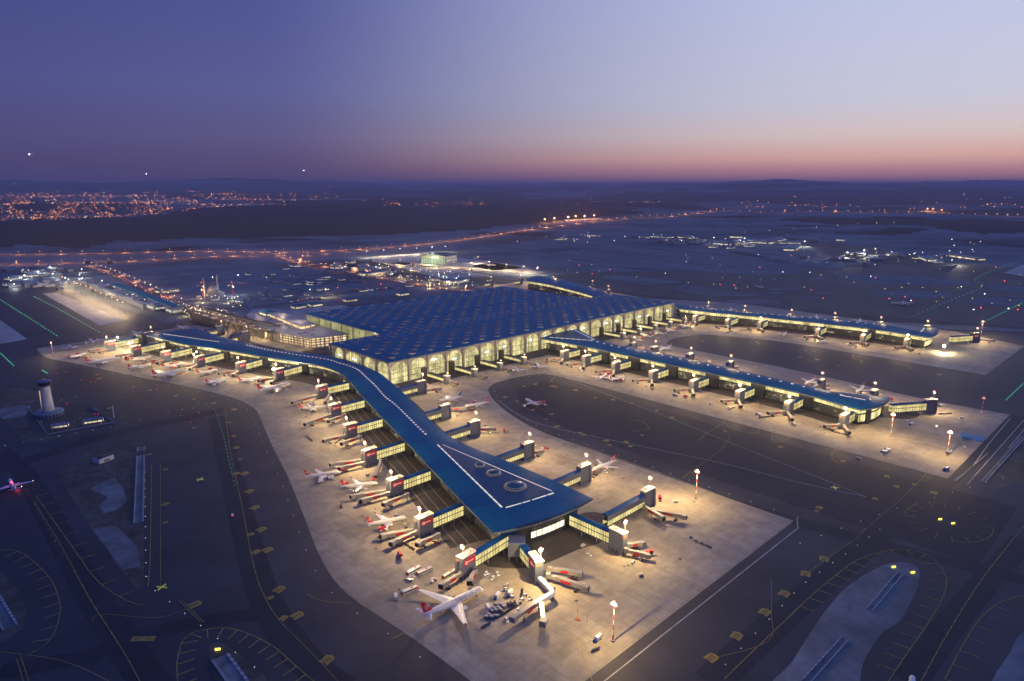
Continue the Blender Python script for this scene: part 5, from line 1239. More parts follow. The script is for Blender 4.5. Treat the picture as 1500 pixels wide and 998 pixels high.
SK.build('oil_stains', M['service'])['kind'] = 'stuff'
# ---------------------------------------------------------------- tall red and white floodlight masts
def mast(p, label, power=60000, hgt=30, on=True):
    r = tag(empty('floodlight_mast', (p[0], p[1], .1)), label, 'floodlight mast', 'red and white floodlight masts')
    t = MB(); t.box(0, 0, 0, 2.4, 2.4, 1.2)
    lp(t, 'base', M['concrete'], r)
    for k in range(7):
        t = MB(); z0, z1 = 1.2 + (hgt - 1.2) * k / 7, 1.2 + (hgt - 1.2) * (k + 1) / 7
        t.tube([(0, 0, z0), (0, 0, z1)], [.46 - .025 * k, .44 - .025 * k], 8); lp(t, 'pole_band', M['red'] if k % 2 == 0 else M['white'], r)
    t = MB(); t.box(0, 0, hgt, 1.0, 5.0, .5); t.box(0, 0, hgt + .5, .6, 3.4, 1.2); hd = lp(t, 'head_frame', M['white'], r)
    e = MB()
    for k in range(5): e.box(-.6, -2.0 + k, hgt - .5, .5, .8, .6)
    q = bpy.data.objects.new('floodlights', e.mesh('floodlights', M['lamp'] if on else M['grey_light'])); C.objects.link(q); q.parent = hd
    e = MB(); e.lathe([(.3, hgt + 1.7), (.45, hgt + 2.1), (.2, hgt + 2.5)], 8); q = bpy.data.objects.new('obstruction_light', e.mesh('obstruction_light', M['red_lamp'])); C.objects.link(q); q.parent = hd
    if power: lamp(r, (-8, 0, hgt + 2), power, WARM, .8)
mast((352, 258), 'red and white floodlight mast at the lower right edge of the near apron', 85000)
mast((598, 339), 'red and white floodlight mast, right edge of the near apron, beyond the long bridge', 110000)
mast((939, 258), 'red and white floodlight mast nearest the middle pier tip', 95000); mast(at(1387, 668), 'red and white mast beside the blue tarpaulin', 95000); mast(at(1437, 610), 'slim red and white mast near the far corner of the middle apron', 0, 26, False)
mast(at(78, 522), 'red and white mast at the far left end of the wing apron', 25000, 26); mast(at(1437, 491), 'red and white mast with glaring lamp at the far corner of the farthest apron', 90000, 30)
# glaring lamps aimed at the camera side
for k, (x, y, z, s, nm) in enumerate(((401, 541, 16, 1.7, 'glaring round floodlight on the gate house at the pier bend'), (1383, 507, 14, 2.1, 'glaring round floodlight on the apron past the farthest pier tip'), (284, 519, 14, 1.1, 'bright round floodlight at the third gate of the western wing'), (189, 503, 14, 1.1, 'bright round floodlight at the first gate of the western wing'), (172, 494, 18, .8, 'bright lamp at the far end of the western wing'))):
    p = at(x, y, z); r = tag(empty('floodlight', (p[0], p[1], 0)), nm, 'floodlight', 'floodlights facing the camera side')
    t = MB(); t.tube([(0, 0, 0), (0, 0, z - s)], .3, 6); lp(t, 'pole', M['steel'], r)
    t = MB(); t.lathe([(.1, z - s), (s * .8, z - s * .6), (s, z), (s * .8, z + s * .6), (.1, z + s)], 12); lp(t, 'lamp_head', M['lamp_big'], r)
    lamp(r, (-3, -3, z + 1), 60000, (1, .8, .42), .8)
# fence-like portal frame on the apron
p = at(846, 908); q = at(860, 913); t = MB(); t.tube([(p[0], p[1], 0), (p[0], p[1], 8), (p[0] + 5, p[1] + 2, 8)], .3, 6); t.tube([(q[0], q[1], 0), (q[0], q[1], 7)], .25, 6); t.box(p[0], p[1], .1, 3, 3, .8)
tag(t.build('gantry_frame', M['orange']), 'small orange post frame standing on the apron right of the walkway', 'post frame')
# ================================================================ control tower and its yard
tp = at(72, 608)
r = tag(empty('control_tower', (tp[0], tp[1], 0)), 'white round control tower with dark glass cab on a wide drum base', 'control tower')
b = MB(); b.lathe([(18.5, 0), (18.5, 5), (17.8, 5.8), (8, 7)], 40); lp(b, 'drum_base', M['bldg2'], r, False)
b = MB()
for k in range(26):
    t = 2 * PI * k / 26; b.box(math.cos(t) * 18.55, math.sin(t) * 18.55, 1.2, .4, 2.2, 2.2, t)
lp(b, 'windows', M['darkglass'], r)
b = MB(); b.lathe([(7.6, 6), (7.1, 18), (6.4, 32), (6.0, 40), (6.4, 42.6)], 36); lp(b, 'shaft', M['white'], r, True)
b = MB(); b.box(-6.9, 1.6, 9, .9, 1.0, 28, -.2); lp(b, 'lit_stair_slot', glow('stair_slot', (1, .7, .3), .7), r)
b = MB(); b.lathe([(6.6, 42.6), (8.4, 43.8), (8.4, 44.6), (6.8, 44.8)], 32); lp(b, 'gallery', M['grey'], r)
b = MB(); b.lathe([(6.8, 44.6), (8.2, 49.2)], 24); lp(b, 'cab_glass', M['darkglass'], r)
b = MB(); b.lathe([(8.5, 49), (8.8, 49.8), (7.6, 50.6), (2.6, 51.4)], 32); lp(b, 'cab_roof', M['fascia'], r)
b = MB(); b.tube([(0, 0, 51), (0, 0, 55)], .25, 6); b.tube([(3, 1, 50.5), (3, 1, 53)], .15, 5); lp(b, 'antenna', M['steel'], r)
b = MB(); p, q, s_, u = at(40, 596), at(70, 637), at(168, 619), at(130, 596); b.tube([(q[0], q[1], .5), (s_[0], s_[1], .5)], .8, 4); b.tube([(s_[0], s_[1], .5), (u[0], u[1], .5)], .8, 4); b.tube([(p[0], p[1], .5), (q[0], q[1], .5)], .5, 4); tag(b.build('perimeter_wall', M['grey_light']), 'pale low wall around the yard of the control tower', 'wall')
p = at(167, 612); b = MB(); b.tube([(p[0], p[1], 0), (p[0], p[1], 17)], [.7, .5], 8); b.box(p[0], p[1], 17, 1.6, 1.6, .6); tag(b.build('white_mast', M['white']), 'plain white mast at the corner of the control tower yard', 'mast')
def house(px, py, w, d, h, rot, label, lit='win', gable=False, mat='bldg', roof='bldg2', name='building', cat='building', group=None, wpos=None, lights=True, z0=0.0, rows=1):
    p = wpos or at(px, py); r = tag(empty(name, (p[0], p[1], z0), rot), label, cat, group)
    b = MB(); b.box(0, 0, 0, w, d, h); lp(b, 'wall', M[mat], r)
    b = MB()
    if gable: b.add([(-w / 2 - .5, -d / 2 - .5, h), (w / 2 + .5, -d / 2 - .5, h), (w / 2 + .5, d / 2 + .5, h), (-w / 2 - .5, d / 2 + .5, h), (-w / 2 - .5, 0, h + d * .15), (w / 2 + .5, 0, h + d * .15)], [(0, 1, 5, 4), (2, 3, 4, 5), (0, 4, 3), (1, 2, 5), (3, 2, 1, 0)])
    else: b.box(0, 0, h, w + .8, d + .8, .7); b.box(w * .2, d * .1, h + .7, w * .16, d * .25, 1.8); b.box(-w * .25, -d * .15, h + .7, w * .1, d * .2, 1.3)
    lp(b, 'roof', M[roof], r)
    if lights:
        b = MB()
        for k in range(rows):
            z = h * (.25 + .62 * k / rows) if rows > 1 else h * .3; hh = h * .4 / rows if rows > 1 else h * .38
            for s in (-1, 1): b.box(0, s * d / 2, z, w * .86, .3, hh); b.box(s * w / 2, 0, z, .3, d * .8, hh)
        lp(b, 'window_band', M[lit], r)
    return r
house(88, 626, 20, 8, 4, -.3, 'low hut with bright lit doors in the control tower yard', 'win', name='hut', cat='hut'); house(137, 619, 24, 9, 4.5, -.25, 'long pale hut with two lit windows right of the control tower', 'win', name='hut', cat='hut')
p = at(152, 675); r = tag(empty('utility_building', (p[0], p[1], 0), .35), 'white flat-roofed utility building alone on the dark grass island', 'building')
b = MB(); b.prism([(-9, -6), (9, -6), (9, 1), (5, 1), (5, 7), (-9, 7)], 0, 5.5); lp(b, 'wall', M['white'], r)
b = MB(); b.prism([(-8.4, -5.4), (8.4, -5.4), (8.4, .4), (4.4, .4), (4.4, 6.4), (-8.4, 6.4)], 5.5, 5.7); b.box(-3, 1, 5.7, 4, 3, 1); lp(b, 'roof', M['core'], r)
b = MB(); b.box(0, -6, 1.2, 7, .3, 1.6); lp(b, 'windows', M['darkglass'], r)
# open drainage channels with pale concrete sides
def channel(a, c, w_, label, depthless=True):
    p, q = at(*a), at(*c); an = math.atan2(q[1] - p[1], q[0] - p[0]); L = math.dist(p, q)
    r = tag(empty('drainage_channel', ((p[0] + q[0]) / 2, (p[1] + q[1]) / 2, 0), an), label, 'drainage channel')
    t = MB(); t.box(0, w_ * .42, .1, L, w_ * .16, .7); t.box(0, -w_ * .42, .1, L, w_ * .16, .7); lp(t, 'side_wall', M['grey_light'], r)
    t = MB(); t.box(0, 0, .1, L, w_ * .66, .25); lp(t, 'bed', M['patch'], r)
    t = MB()
    for k in range(int(L / 6)): t.box(-L / 2 + 3 + k * 6, w_ * .42, .8, .6, w_ * .2, .15)
    lp(t, 'ribs', M['white'], r); return r
channel((203, 766), (206, 668), 9, 'long pale drainage channel running beside the left taxiway'); channel((206, 661), (207, 655), 9, 'short end box of the long drainage channel on the left')
channel((1274, 894), (1318, 841), 5, 'upper of two narrow pale channels on the lower right grass island'); channel((1180, 1000), (1238, 936), 5.5, 'lower of two narrow pale channels on the lower right grass island')
channel((1440, 707), (1500, 640), 4.5, 'pale channel along the grass island at the right edge'); channel((-20, 860), (15, 920), 10, 'blue-white channel on the round island at the left edge'); channel((322, 963), (352, 1005), 12, 'blue-white channel on the island at the bottom left')
channel((1472, 434), (1530, 440), 14, 'blue-white channel far right between the taxiways')
# ================================================================ taxiway lights and lit crosses
def dots(polyline, n, mat, label, group, s=.42, sm=True):
    p = smooth_line(PX(polyline), 6) if sm else PX(polyline); tot = sum(math.dist(a, c) for a, c in zip(p, p[1:]))
    pts = sample(p, tot / n)
    d0 = math.hypot(*pts[0][:2])
    t = MB(); k = s * max(1, d0 / 900); t.lathe([(k * .9, 0), (k, .3 * k), (k * .6, k * .8), (.05, k)], 6); me = t.mesh('taxiway_light', M[mat])
    for i, (x, y, a) in enumerate(pts):
        o = bpy.data.objects.new('taxiway_light', me); C.objects.link(o); o.location = (x, y, .16); tag(o, label, 'taxiway light', group)
G = 'green_lamp'
dots([(0, 439), (28, 457), (58, 476), (83, 492)], 26, G, 'green light in the left dotted line above the wing apron', 'green lights, left line', .4)
dots([(50, 435), (80, 450), (112, 468), (145, 487)], 26, G, 'green light in the dotted line beside the lit strip of pavement', 'green lights, second line', .4)
dots([(1, 518), (20, 536)], 14, G, 'green light in the short dotted line at the left edge', 'green lights, left edge', .42)
dots([(62, 543), (71, 548)], 6, G, 'green light just above the control tower', 'green lights above the control tower', .55)
dots([(291, 592), (305, 596), (315, 601), (320, 617), (328, 641), (335, 673), (344, 711)], 26, G, 'small green light along the curved taxiway left of the near apron', 'green lights on the curved taxiway', .34)
dots([(1338, 463), (1390, 441), (1439, 420), (1431, 407), (1491, 383)], 44, G, 'green light in the long kinked line at the upper right', 'green lights, kinked line', .42)
dots([(1437, 474), (1470, 458), (1499, 443)], 22, G, 'green light in the line behind the far corner mast', 'green lights, right line', .42)
dots([(1474, 586), (1500, 561)], 12, G, 'green light in the short line at the right edge', 'green lights, right edge', .55)
dots([(335, 640), (352, 730), (372, 830), (388, 875), (410, 910)], 22, 'yellow_lamp', 'tiny amber light along the left taxiway curve', 'amber lights on the curved taxiway', .13)
dots([(1481, 794), (1434, 855), (1390, 925), (1348, 1000)], 26, 'yellow_lamp', 'tiny amber light on the lower right taxiway line', 'amber lights, lower right', .12)
dots([(40, 720), (80, 790), (140, 890), (190, 970)], 26, 'yellow_lamp', 'tiny amber light on the lower left taxiway line', 'amber lights, lower left', .12)
for k in range(150):     # scattered far airfield lights on the taxiways beyond the farthest pier
    px, py = R.uniform(780, 1500), R.uniform(372, 470)
    if py > 405 + (px - 760) * .075: continue
    c_ = R.choice(['yellow_lamp', 'yellow_lamp', G, 'red_lamp', 'lamp_white', 'yellow_lamp'])
    p = at(px, py); t = MB(); s = .9 * R.uniform(.8, 1.5); t.lathe([(s, .2), (s, 1.0), (.1, 1.6)], 6, p[0], p[1])
    tag(t.build('airfield_light', M[c_]), '%s light on the dark airfield beyond the farthest pier' % {'yellow_lamp': 'amber', G: 'green', 'red_lamp': 'red', 'lamp_white': 'white'}[c_], 'airfield light', '%s lights beyond the farthest pier' % {'yellow_lamp': 'amber', G: 'green', 'red_lamp': 'red', 'lamp_white': 'white'}[c_])
for k in range(26):
    px, py = R.uniform(60, 300), R.uniform(545, 625); p = at(px, py); c_ = R.choice(['yellow_lamp', 'red_lamp', 'red_lamp'])
    t = MB(); t.lathe([(.22, .15), (.22, .4), (.1, .55)], 6, p[0], p[1]); tag(t.build('airfield_light', M[c_]), '%s light on the dark ground near the control tower' % ('amber' if c_[0] == 'y' else 'red'), 'airfield light', '%s lights near the control tower' % ('amber' if c_[0] == 'y' else 'red'))
for pl, n_, lab in ((left_edge[6:60], 34, 'tiny white edge light along the left side of the near apron'), (pocket1, 30, 'tiny white edge light around the dark taxilane pocket'), ([at(-20, 655), at(150, 625), at(300, 590)], 14, 'tiny white edge light above the left grass island'), ([at(225, 690), at(232, 850), at(300, 900), at(420, 990)], 18, 'tiny white edge light on the lower left taxiways'), ([at(1160, 790), at(1300, 740), at(1480, 690)], 12, 'tiny white edge light below the middle apron corner'), ([at(1020, 990), at(1160, 850), at(1290, 760)], 14, 'tiny white edge light on the right taxiway')):
    L_t = sum(math.dist(a, c) for a, c in zip(pl, pl[1:])); t = MB(); t.lathe([(.28, 0), (.28, .3), (.05, .5)], 6); me = t.mesh('edge_light', M['edge_lamp'])
    for x, y, a in sample(pl, L_t / n_):
        o = bpy.data.objects.new('edge_light', me); C.objects.link(o); o.location = (x + 9 * math.sin(a), y - 9 * math.cos(a), .16); tag(o, lab, 'edge light', lab[11:].replace('light', 'lights', 1))
for k, (x, y) in enumerate(((237, 861), (293, 703), (1223, 715))):
    p = at(x, y); t = MB()
    for a in (.55, 2.2): t.box(p[0], p[1], .2, 9, 1.3, .5, a)
    tag(t.build('closed_taxiway_cross', paint('yellow_cross_paint', (.6, .6, .08), .5, 0, .1, .3, (.9, .9, .2), .10)), ['yellow cross marking a closed taxiway, lowest, by the left curb', 'yellow cross marking a closed taxiway near the drainage channel', 'yellow cross where the white lines meet on the right'][k], 'cross marker')
for k, (x, y) in enumerate(((1377, 762), (1396, 768), (1309, 832), (1337, 840), (319, 953))):
    p = at(x, y); t = MB(); t.box(p[0], p[1], .2, 3.6, .5, 1.6, -.6); t.box(p[0], p[1], .1, .3, .3, 1); tag(t.build('taxiway_sign', M['yellow_lamp']), ['lit yellow sign on the small circle island, left', 'lit yellow sign on the small circle island, right', 'lit yellow sign at the island tip, left', 'lit yellow sign at the island tip, right', 'lit yellow sign on the lower left island'][k], 'taxiway sign')
# ================================================================ car park, station and viaducts on the land side
st_ = tag(empty('transport_centre', (690, 1330, 0)), 'multi-storey car park with glowing open floors behind a curved viaduct', 'car park')
poly = [(640, 1235), (716, 1215), (716, 1400), (760, 1560), (700, 1640), (650, 1560), (622, 1440), (618, 1330)]
for z in (5.2, 10.4, 15.6):
    t = MB(); t.prism(offset(poly, .5), z, z + .9); bp(t, 'floor_slab', M['concrete'], st_)
t = MB(); t.prism(offset(poly, 5), 0, 19.5, 0, False); bp(t, 'lit_interior', M['park_glass'], st_)
t = MB(); t.prism(offset(poly, -1), 20, 21.4)
for k in range(46):
    x, y = R.uniform(640, 715), R.uniform(1250, 1560)
    if inside(x, y, offset(poly, 6)): t.box(x, y, 21.4, R.uniform(3, 9), R.uniform(3, 7), R.uniform(.8, 2.4), R.random())
bp(t, 'roof', M['grey_light'], st_)
t = MB(); t.prism([(668, 1330), (700, 1330), (712, 1560), (690, 1560)], 21.4, 27.5, 0, False); bp(t, 'upper_hall_glazing', M['park_glass'], st_); t = MB(); t.prism([(664, 1326), (703, 1326), (715, 1564), (686, 1564)], 27.5, 28.6); bp(t, 'upper_hall_roof', M['grey_light'], st_)
for x, y, a in sample(offset(poly, 1.5) + [offset(poly, 1.5)[0]], 9): 
    q = MB(); q.box(x, y, 0, 1.6, 1.6, 20, a)
    if y < 1420: bp(q, 'column', M['concrete'], st_)
for x_, y_ in ((650, 1290), (690, 1290), (650, 1380), (690, 1380), (700, 1480), (680, 1560)): lamp(st_, (x_ - 690, y_ - 1330, 44), 20000, (1, .72, .5))  # added lights without fittings, hung in open air to brighten the roof
for x_, y_ in ((612, 1300), (625, 1240), (606, 1370)): lamp(st_, (x_ - 690, y_ - 1330, 12), 14000)
house(0, 0, 26, 40, 9, 0, 'blue-roofed lit pavilion on the far corner of the car park roof', 'win', name='roof_pavilion', mat='grey', roof='roof', wpos=at(393, 462, 21), z0=21, cat='pavilion')
sheet('forecourt', [[(612, 1105), (716, 1105), (716, 1214), (640, 1232), (612, 1225)]], .15, M['soil'])
sheet('forecourt_paving', [[(668, 1150), (716, 1125), (716, 1200), (680, 1212)]], .2, M['pavers'])
house(0, 0, 12, 10, 5, .2, 'small dark kiosk on the lit paving below the car park', 'win', name='kiosk', cat='kiosk', mat='core', wpos=(672, 1192), lights=False)
def viaduct(pts, w_, z, label, mat='road', cols=True, name='viaduct', n=4, zs=None):
    p = smooth_line([at(a, c, z) for a, c in pts], n); r = tag(empty(name, (p[0][0], p[0][1], 0)), label, 'viaduct', 'approach viaducts')
    t = MB(); t.ribbon(p, w_, z); bp(t, 'road_deck', M[mat], r)
    t = MB()
    for off in (-w_ / 2, w_ / 2):
        q = []
        for i, a in enumerate(p):
            b0, b1 = p[max(0, i - 1)], p[min(len(p) - 1, i + 1)]; dx, dy = b1[0] - b0[0], b1[1] - b0[1]; l = math.hypot(dx, dy) or 1
            q.append((a[0] - dy / l * off, a[1] + dx / l * off))
        for a, c in zip(q, q[1:]): t.add([(a[0], a[1], z - 2.2), (c[0], c[1], z - 2.2), (c[0], c[1], z + 1.1), (a[0], a[1], z + 1.1)], [(0, 1, 2, 3), (3, 2, 1, 0)])
    bp(t, 'parapet', M['grey_light'], r)
    t = MB(); t.ribbon(p, w_ * .9, z - 2.2); bp(t, 'deck_underside', M['concrete'], r)
    t = MB()
    for off in (-w_ / 6, w_ / 6):
        pass
    t.ribbon(p, .5, z + .03); bp(t, 'lane_line', M['white_line'], r)
    if cols:
        for x, y, a in sample(p, 17):
            t = MB(); t.box(x, y, 0, 2.4, w_ * .3, z - 2.2, a); bp(t, 'pier_column', M['concrete'], r)
    return p
v1 = viaduct([(280, 456), (315, 466), (345, 471), (372, 478), (388, 483), (405, 485), (433, 483), (478, 475)], 20, 21, 'curved viaduct on tall columns sweeping in front of the glowing car park')
v2 = viaduct([(262, 447), (300, 462), (335, 474), (347, 480), (350, 492), (358, 500), (385, 508), (415, 513)], 11, 10, 'broad pale viaduct bending down behind the western wing roof')
v3 = viaduct([(258, 448), (290, 464), (318, 475), (338, 482), (336, 490), (327, 498)], 12, 7, 'narrow inner ramp curling behind the western wing roof')
v4 = viaduct([(300, 452), (340, 462), (372, 470), (395, 474), (410, 478)], 12, 24, 'upper lane of the departures viaduct beside the car park')
for k in range(18):
    x, y, a = R.choice(sample(v1, 9)); put('car', 0, 0, wpos=(x + R.uniform(-5, 5), y + R.uniform(-5, 5)), ang=a + R.choice([0, PI]), z=21.1, label='car on the curved viaduct before the car park', group='cars on the curved viaduct')
for k in range(40):
    x, y = R.uniform(625, 735), R.uniform(1290, 1340) ; pass
# kerbside street behind the terminal roof
sheet('land_side_street', [[(716, 1404), (1500, 1404), (1560, 1470), (760, 1480)]], .12, M['road'])
for k in range(60):
    x, y = R.uniform(730, 1300), R.uniform(1412, 1475)
    put('car', 0, 0, wpos=(x, y), ang=R.choice([0, PI]), label='car on the lit street behind the terminal roof', group='cars behind the terminal roof')
def street_lamp(p, label, group, hgt=12, col='lamp', power=0, z0=0.0, s=.9, lc=WARM):
    nm_ = 'motorway_lamp' if 'motorway' in label or 'slip' in label or 'far road' in label else ('yard_lamp' if 'yard' in label or 'beyond' in label or 'site' in label or 'works' in label or 'hangar' in label else 'street_lamp')
    r = tag(empty(nm_, (p[0], p[1], z0)), label, 'street lamp', group)
    t = MB(); t.tube([(0, 0, 0), (0, 0, hgt)], .25, 5); t.box(.9, 0, hgt - .2, 2, .3, .3); lp(t, 'pole', M['steel'], r)
    t = MB(); t.lathe([(s * .5, hgt - .5 - s * .4), (s, hgt - .4), (s * .5, hgt + s * .4)], 6, 1.6, 0); lp(t, 'lamp_head', M[col], r)
    if power: lamp(r, (1.6, 0, hgt - s - 1.2), power, lc, 1.0)
    return r
for k in range(24): street_lamp((735 + 24 * k, 1422 + (k % 2) * 46), 'street lamp on the lit street just behind the terminal roof', 'street lamps behind the terminal', 10, 'lamp', 16000 if k % 3 == 0 else 0, s=.7)
for i, (x, y, wd) in enumerate(((438, 452, 34), (462, 449, 34), (513, 442, 30), (590, 433, 36))):
    house(x, y, 34, 26, 9, 0, 'blue-roofed station hall, %s from the left along the street behind the terminal' % ORD[i], 'win', name='station_hall', mat='grey', roof='roof', cat='hall')
p = [at(405, 458), at(440, 452), at(500, 447), at(520, 452), at(440, 470)]
sheet('station_plaza', [p], .14, M['pavers'])
for k in range(16):
    x, y, a = sample(v1 + [], 24)[k % 8] if k < 8 else sample(v2, 40)[k % 9]
    street_lamp((x, y), 'street lamp on the parapet of the approach viaducts', 'street lamps of the viaducts', 9, 'lamp', 8000 if k % 2 else 0, 21 if k < 8 else 10, .6)
# ================================================================ cargo halls and hangars
cg = [((228, 452), 36, 60, 14), ((200, 443), 40, 46, 15), ((172, 434), 34, 60, 15), ((148, 424), 34, 50, 15), ((255, 458), 26, 30, 13), ((128, 417), 26, 50, 13)]
for k, (p_, wd, dp, h_) in enumerate(cg): house(p_[0], p_[1], wd, dp * 1.6, h_, .03, 'long grey cargo hall, %s in the row beside the lit strip of pavement' % ORD[k], 'win_white', name='cargo_hall', cat='hall', group='cargo halls', mat='grey', roof='bldg2', lights=k % 2 == 0)
def longshed(a, c, wd, h_, label, mat='grey', roof='roof', lights=None):
    p, q = at(*a, h_), at(*c, h_); an = math.atan2(q[1] - p[1], q[0] - p[0]); L = math.dist(p, q)
    r = tag(empty('long_shed', ((p[0] + q[0]) / 2, (p[1] + q[1]) / 2, 0), an), label, 'shed')
    t = MB(); t.box(0, 0, 0, L, wd, h_); lp(t, 'wall', M[mat], r)
    t = MB(); n = 6; pr = [(-wd / 2 - 1 + (wd + 2) * k / n, h_ + wd * .09 * math.sin(PI * k / n)) for k in range(n + 1)]
    vs = [(x, y, z) for x in (-L / 2 - 1, L / 2 + 1) for y, z in pr]; t.add(vs, [(k, n + 1 + k, n + 2 + k, k + 1) for k in range(n)] + [tuple(range(n, -1, -1)), tuple(range(n + 1, 2 * n + 2))]); lp(t, 'roof', M[roof], r)
    if lights:
        t = MB(); t.box(0, -wd / 2, h_ * .3, L * .9, .4, h_ * .3); t.box(0, wd / 2, h_ * .3, L * .9, .4, h_ * .3); lp(t, 'window_band', M[lights], r)
    return r
longshed((168, 416), (262, 450), 26, 16, 'long blue barrel-roofed shed running down to the approach road')
longshed((135, 416), (215, 446), 20, 12, 'second long blue shed left of the barrel-roofed one', roof='bldg2')
for k, (x, y) in enumerate(((92, 409), (101, 413), (110, 417), (119, 421), (127, 424), (134, 427), (141, 431), (149, 435), (157, 438), (165, 442), (173, 446), (181, 450))):
    street_lamp(at(x, y + 10), 'tall lamp, %s along the road beside the lit strip of pavement' % ORD[k], 'lamps beside the lit strip', 30, 'lamp_orange', 150000, 0, .8, (1, .7, .4))
for k in range(9):
    x, y = 158 + k * 9.0, 417 + k * 3.9; street_lamp(at(x, y + 6), 'small cool lamp over the cargo yard between the sheds', 'cargo yard lamps', 14, 'lamp_white', 0, 0, .8)
hp = at(640, 384)
r = tag(empty('aircraft_hangar', (hp[0], hp[1], 0), PI / 2 - .1 - PI / 2), 'big aircraft hangar with glowing pale green doors on the lit apron', 'hangar')
L1, W1, H1 = 190, 120, 38
a0, a1, a2 = at(617, 386), at(653, 388), at(686, 386)
an = math.atan2(a1[1] - a0[1], a1[0] - a0[0]); Lf = math.dist(a0, a1); r.location = (a1[0], a1[1], 0); r.rotation_euler[2] = an; Ls2 = math.dist(a1, a2) * .9
t = MB(); t.box(-Lf / 2, Ls2 / 2 + 2, 0, Lf, Ls2, 34); lp(t, 'wall', M['grey_light'], r)
t = MB(); t.box(-Lf / 2, .5, 1, Lf * .94, 1.5, 25); lp(t, 'lit_doors', M['hangar_glass'], r)
t = MB(); n = 8; vs = []
for y in (-1, Ls2 + 4):
    for k in range(n + 1): vs.append((-Lf - 2 + (Lf + 4) * k / n, y, 34 + 7 * math.sin(PI * k / n)))
t.add(vs, [(k, k + 1, n + 2 + k, n + 1 + k) for k in range(n)] + [tuple(range(n, -1, -1)), tuple(range(n + 1, 2 * n + 2))]); lp(t, 'roof', M['green_roof'], r)
t = MB(); t.box(.6, Ls2 / 2, 12, .6, Ls2 * .9, 5); t.box(.6, Ls2 / 2, 24, .6, Ls2 * .9, 3); lp(t, 'side_windows', M['win_white'], r)
lamp(r, (-Lf / 2, -30, 24), 130000, (.8, 1, .6), 4)
for k, (x, y) in enumerate(((537, 371), (562, 369), (586, 367), (610, 366), (633, 364), (652, 363), (716, 388), (741, 392), (766, 395), (787, 397), (700, 380))):
    street_lamp(at(x, y + 7), 'bright high lamp, %s from the left around the hangar apron' % ORD[k], 'lamps around the hangar apron', 30, 'lamp_white' if k < 6 else 'lamp', 160000, 0, 1.6, (1, .82, .6))
for k in range(9): street_lamp(at(560 + 26 * k, 388 + 1.2 * k + R.uniform(-2, 2)), 'lower lamp on the pale stands below the hangar', 'lamps below the hangar', 22, 'lamp', 90000, 0, 1.1)
# ================================================================ mosque and cranes
mp = at(313, 434)
r = tag(empty('mosque', (mp[0], mp[1], 0)), 'domed mosque under construction with two slim white minarets', 'mosque')
t = MB(); t.box(0, 0, 0, 46, 46, 12); t.box(0, 0, 12, 36, 36, 4); lp(t, 'prayer_hall', M['bldg'], r)
t = MB(); t.lathe([(17, 16), (16.5, 20), (14, 25), (10, 29), (5, 31.5), (.3, 33)], 28); lp(t, 'dome', M['grey_light'], r, True)
for k, (x, y) in enumerate(((-30, -14), (24, 26))):
    t = MB(); t.lathe([(2.6, 0), (2.3, 34), (3.4, 35), (3.4, 36.4), (2.1, 37), (1.9, 52), (.1, 62)], 14, x, y); lp(t, 'minaret', M['grey_light'], r)
def crane(px, py, hgt, label, lit=True):
    p = at(px, py); r = tag(empty('tower_crane', (p[0], p[1], 0), R.random() * 3), label, 'tower crane', 'tower cranes')
    t = MB()
    for a, c in ((-1, -1), (1, -1), (1, 1), (-1, 1)): t.tube([(a, c, 0), (a, c, hgt)], .25, 4)
    for k in range(int(hgt / 3)): t.tube([(-1, -1, 3 * k), (1, -1, 3 * k + 3)], .15, 3); t.tube([(-1, 1, 3 * k), (-1, -1, 3 * k + 3)], .15, 3)
    lp(t, 'tower_mast', M['red'], r)
    t = MB(); t.tube([(-14, 0, hgt), (48, 0, hgt)], .5, 4); t.tube([(-14, 0, hgt), (0, 0, hgt + 7), (48, 0, hgt + .6)], .2, 4); lp(t, 'jib', M['orange'], r)
    t = MB(); t.box(-12, 0, hgt - 3, 4, 2, 3); lp(t, 'counterweight', M['concrete'], r)
    t = MB(); t.lathe([(.4, hgt + 7), (.9, hgt + 7.8), (.3, hgt + 8.5)], 6); lp(t, 'red_lamp', M['red_lamp'], r)
crane(496, 448, 42, 'reddish tower crane behind the station halls, left of two'); crane(559, 442, 42, 'thin tower crane behind the terminal roof, right of two'); crane(297, 438, 40, 'tower crane left of the mosque'); crane(341, 432, 30, 'tower crane right of the mosque')
street_lamp(at(342, 434), 'very bright white site lamp right of the mosque', 'site lamps', 28, 'lamp_white', 50000, 0, 2.0, (.9, .95, 1)); street_lamp(at(296, 438), 'very bright amber site lamp left of the mosque', 'site lamps', 26, 'lamp_orange', 60000, 0, 2.0, (1, .6, .3)); street_lamp(at(477, 436), 'bright amber site lamp behind the station halls', 'site lamps', 24, 'lamp', 60000, 0, 1.8)
# site cabins and small sheds, pale roofs scattered over the building ground
cl = [((300, 470), (395, 440), 46, 'builders camp', 'cool'), ((395, 470), (452, 400), 0, '', '')]
camp = []
for k in range(110):
    cxp, cyp = R.choice([(395, 405), (410, 412), (440, 430), (330, 445), (350, 440), (430, 405), (300, 395), (455, 425), (480, 410), (400, 430), (560, 425)])
    px, py = R.gauss(cxp, 22), R.gauss(cyp, 7)
    if not (392 < py < 448) or px < 270: continue
    if py > 455 - (px - 446) * .13 - 6 and px > 430: continue
    w_ = R.uniform(10, 34); d_ = R.uniform(7, 14)
    camp.append((px, py)); house(px, py, w_, d_, R.uniform(3, 6), R.choice([0, PI / 2]) + R.uniform(-.1, .1), '%s site cabin in the builders camp between highway and station' % R.choice(['long pale', 'short blue-roofed', 'small grey']), R.choice(['win_white', 'win']), gable=True, name='site_cabin', cat='cabin', group='site cabins', mat='bldg', roof=R.choice(['bldg2', 'bldg2', 'roof']), lights=R.random() < .22)
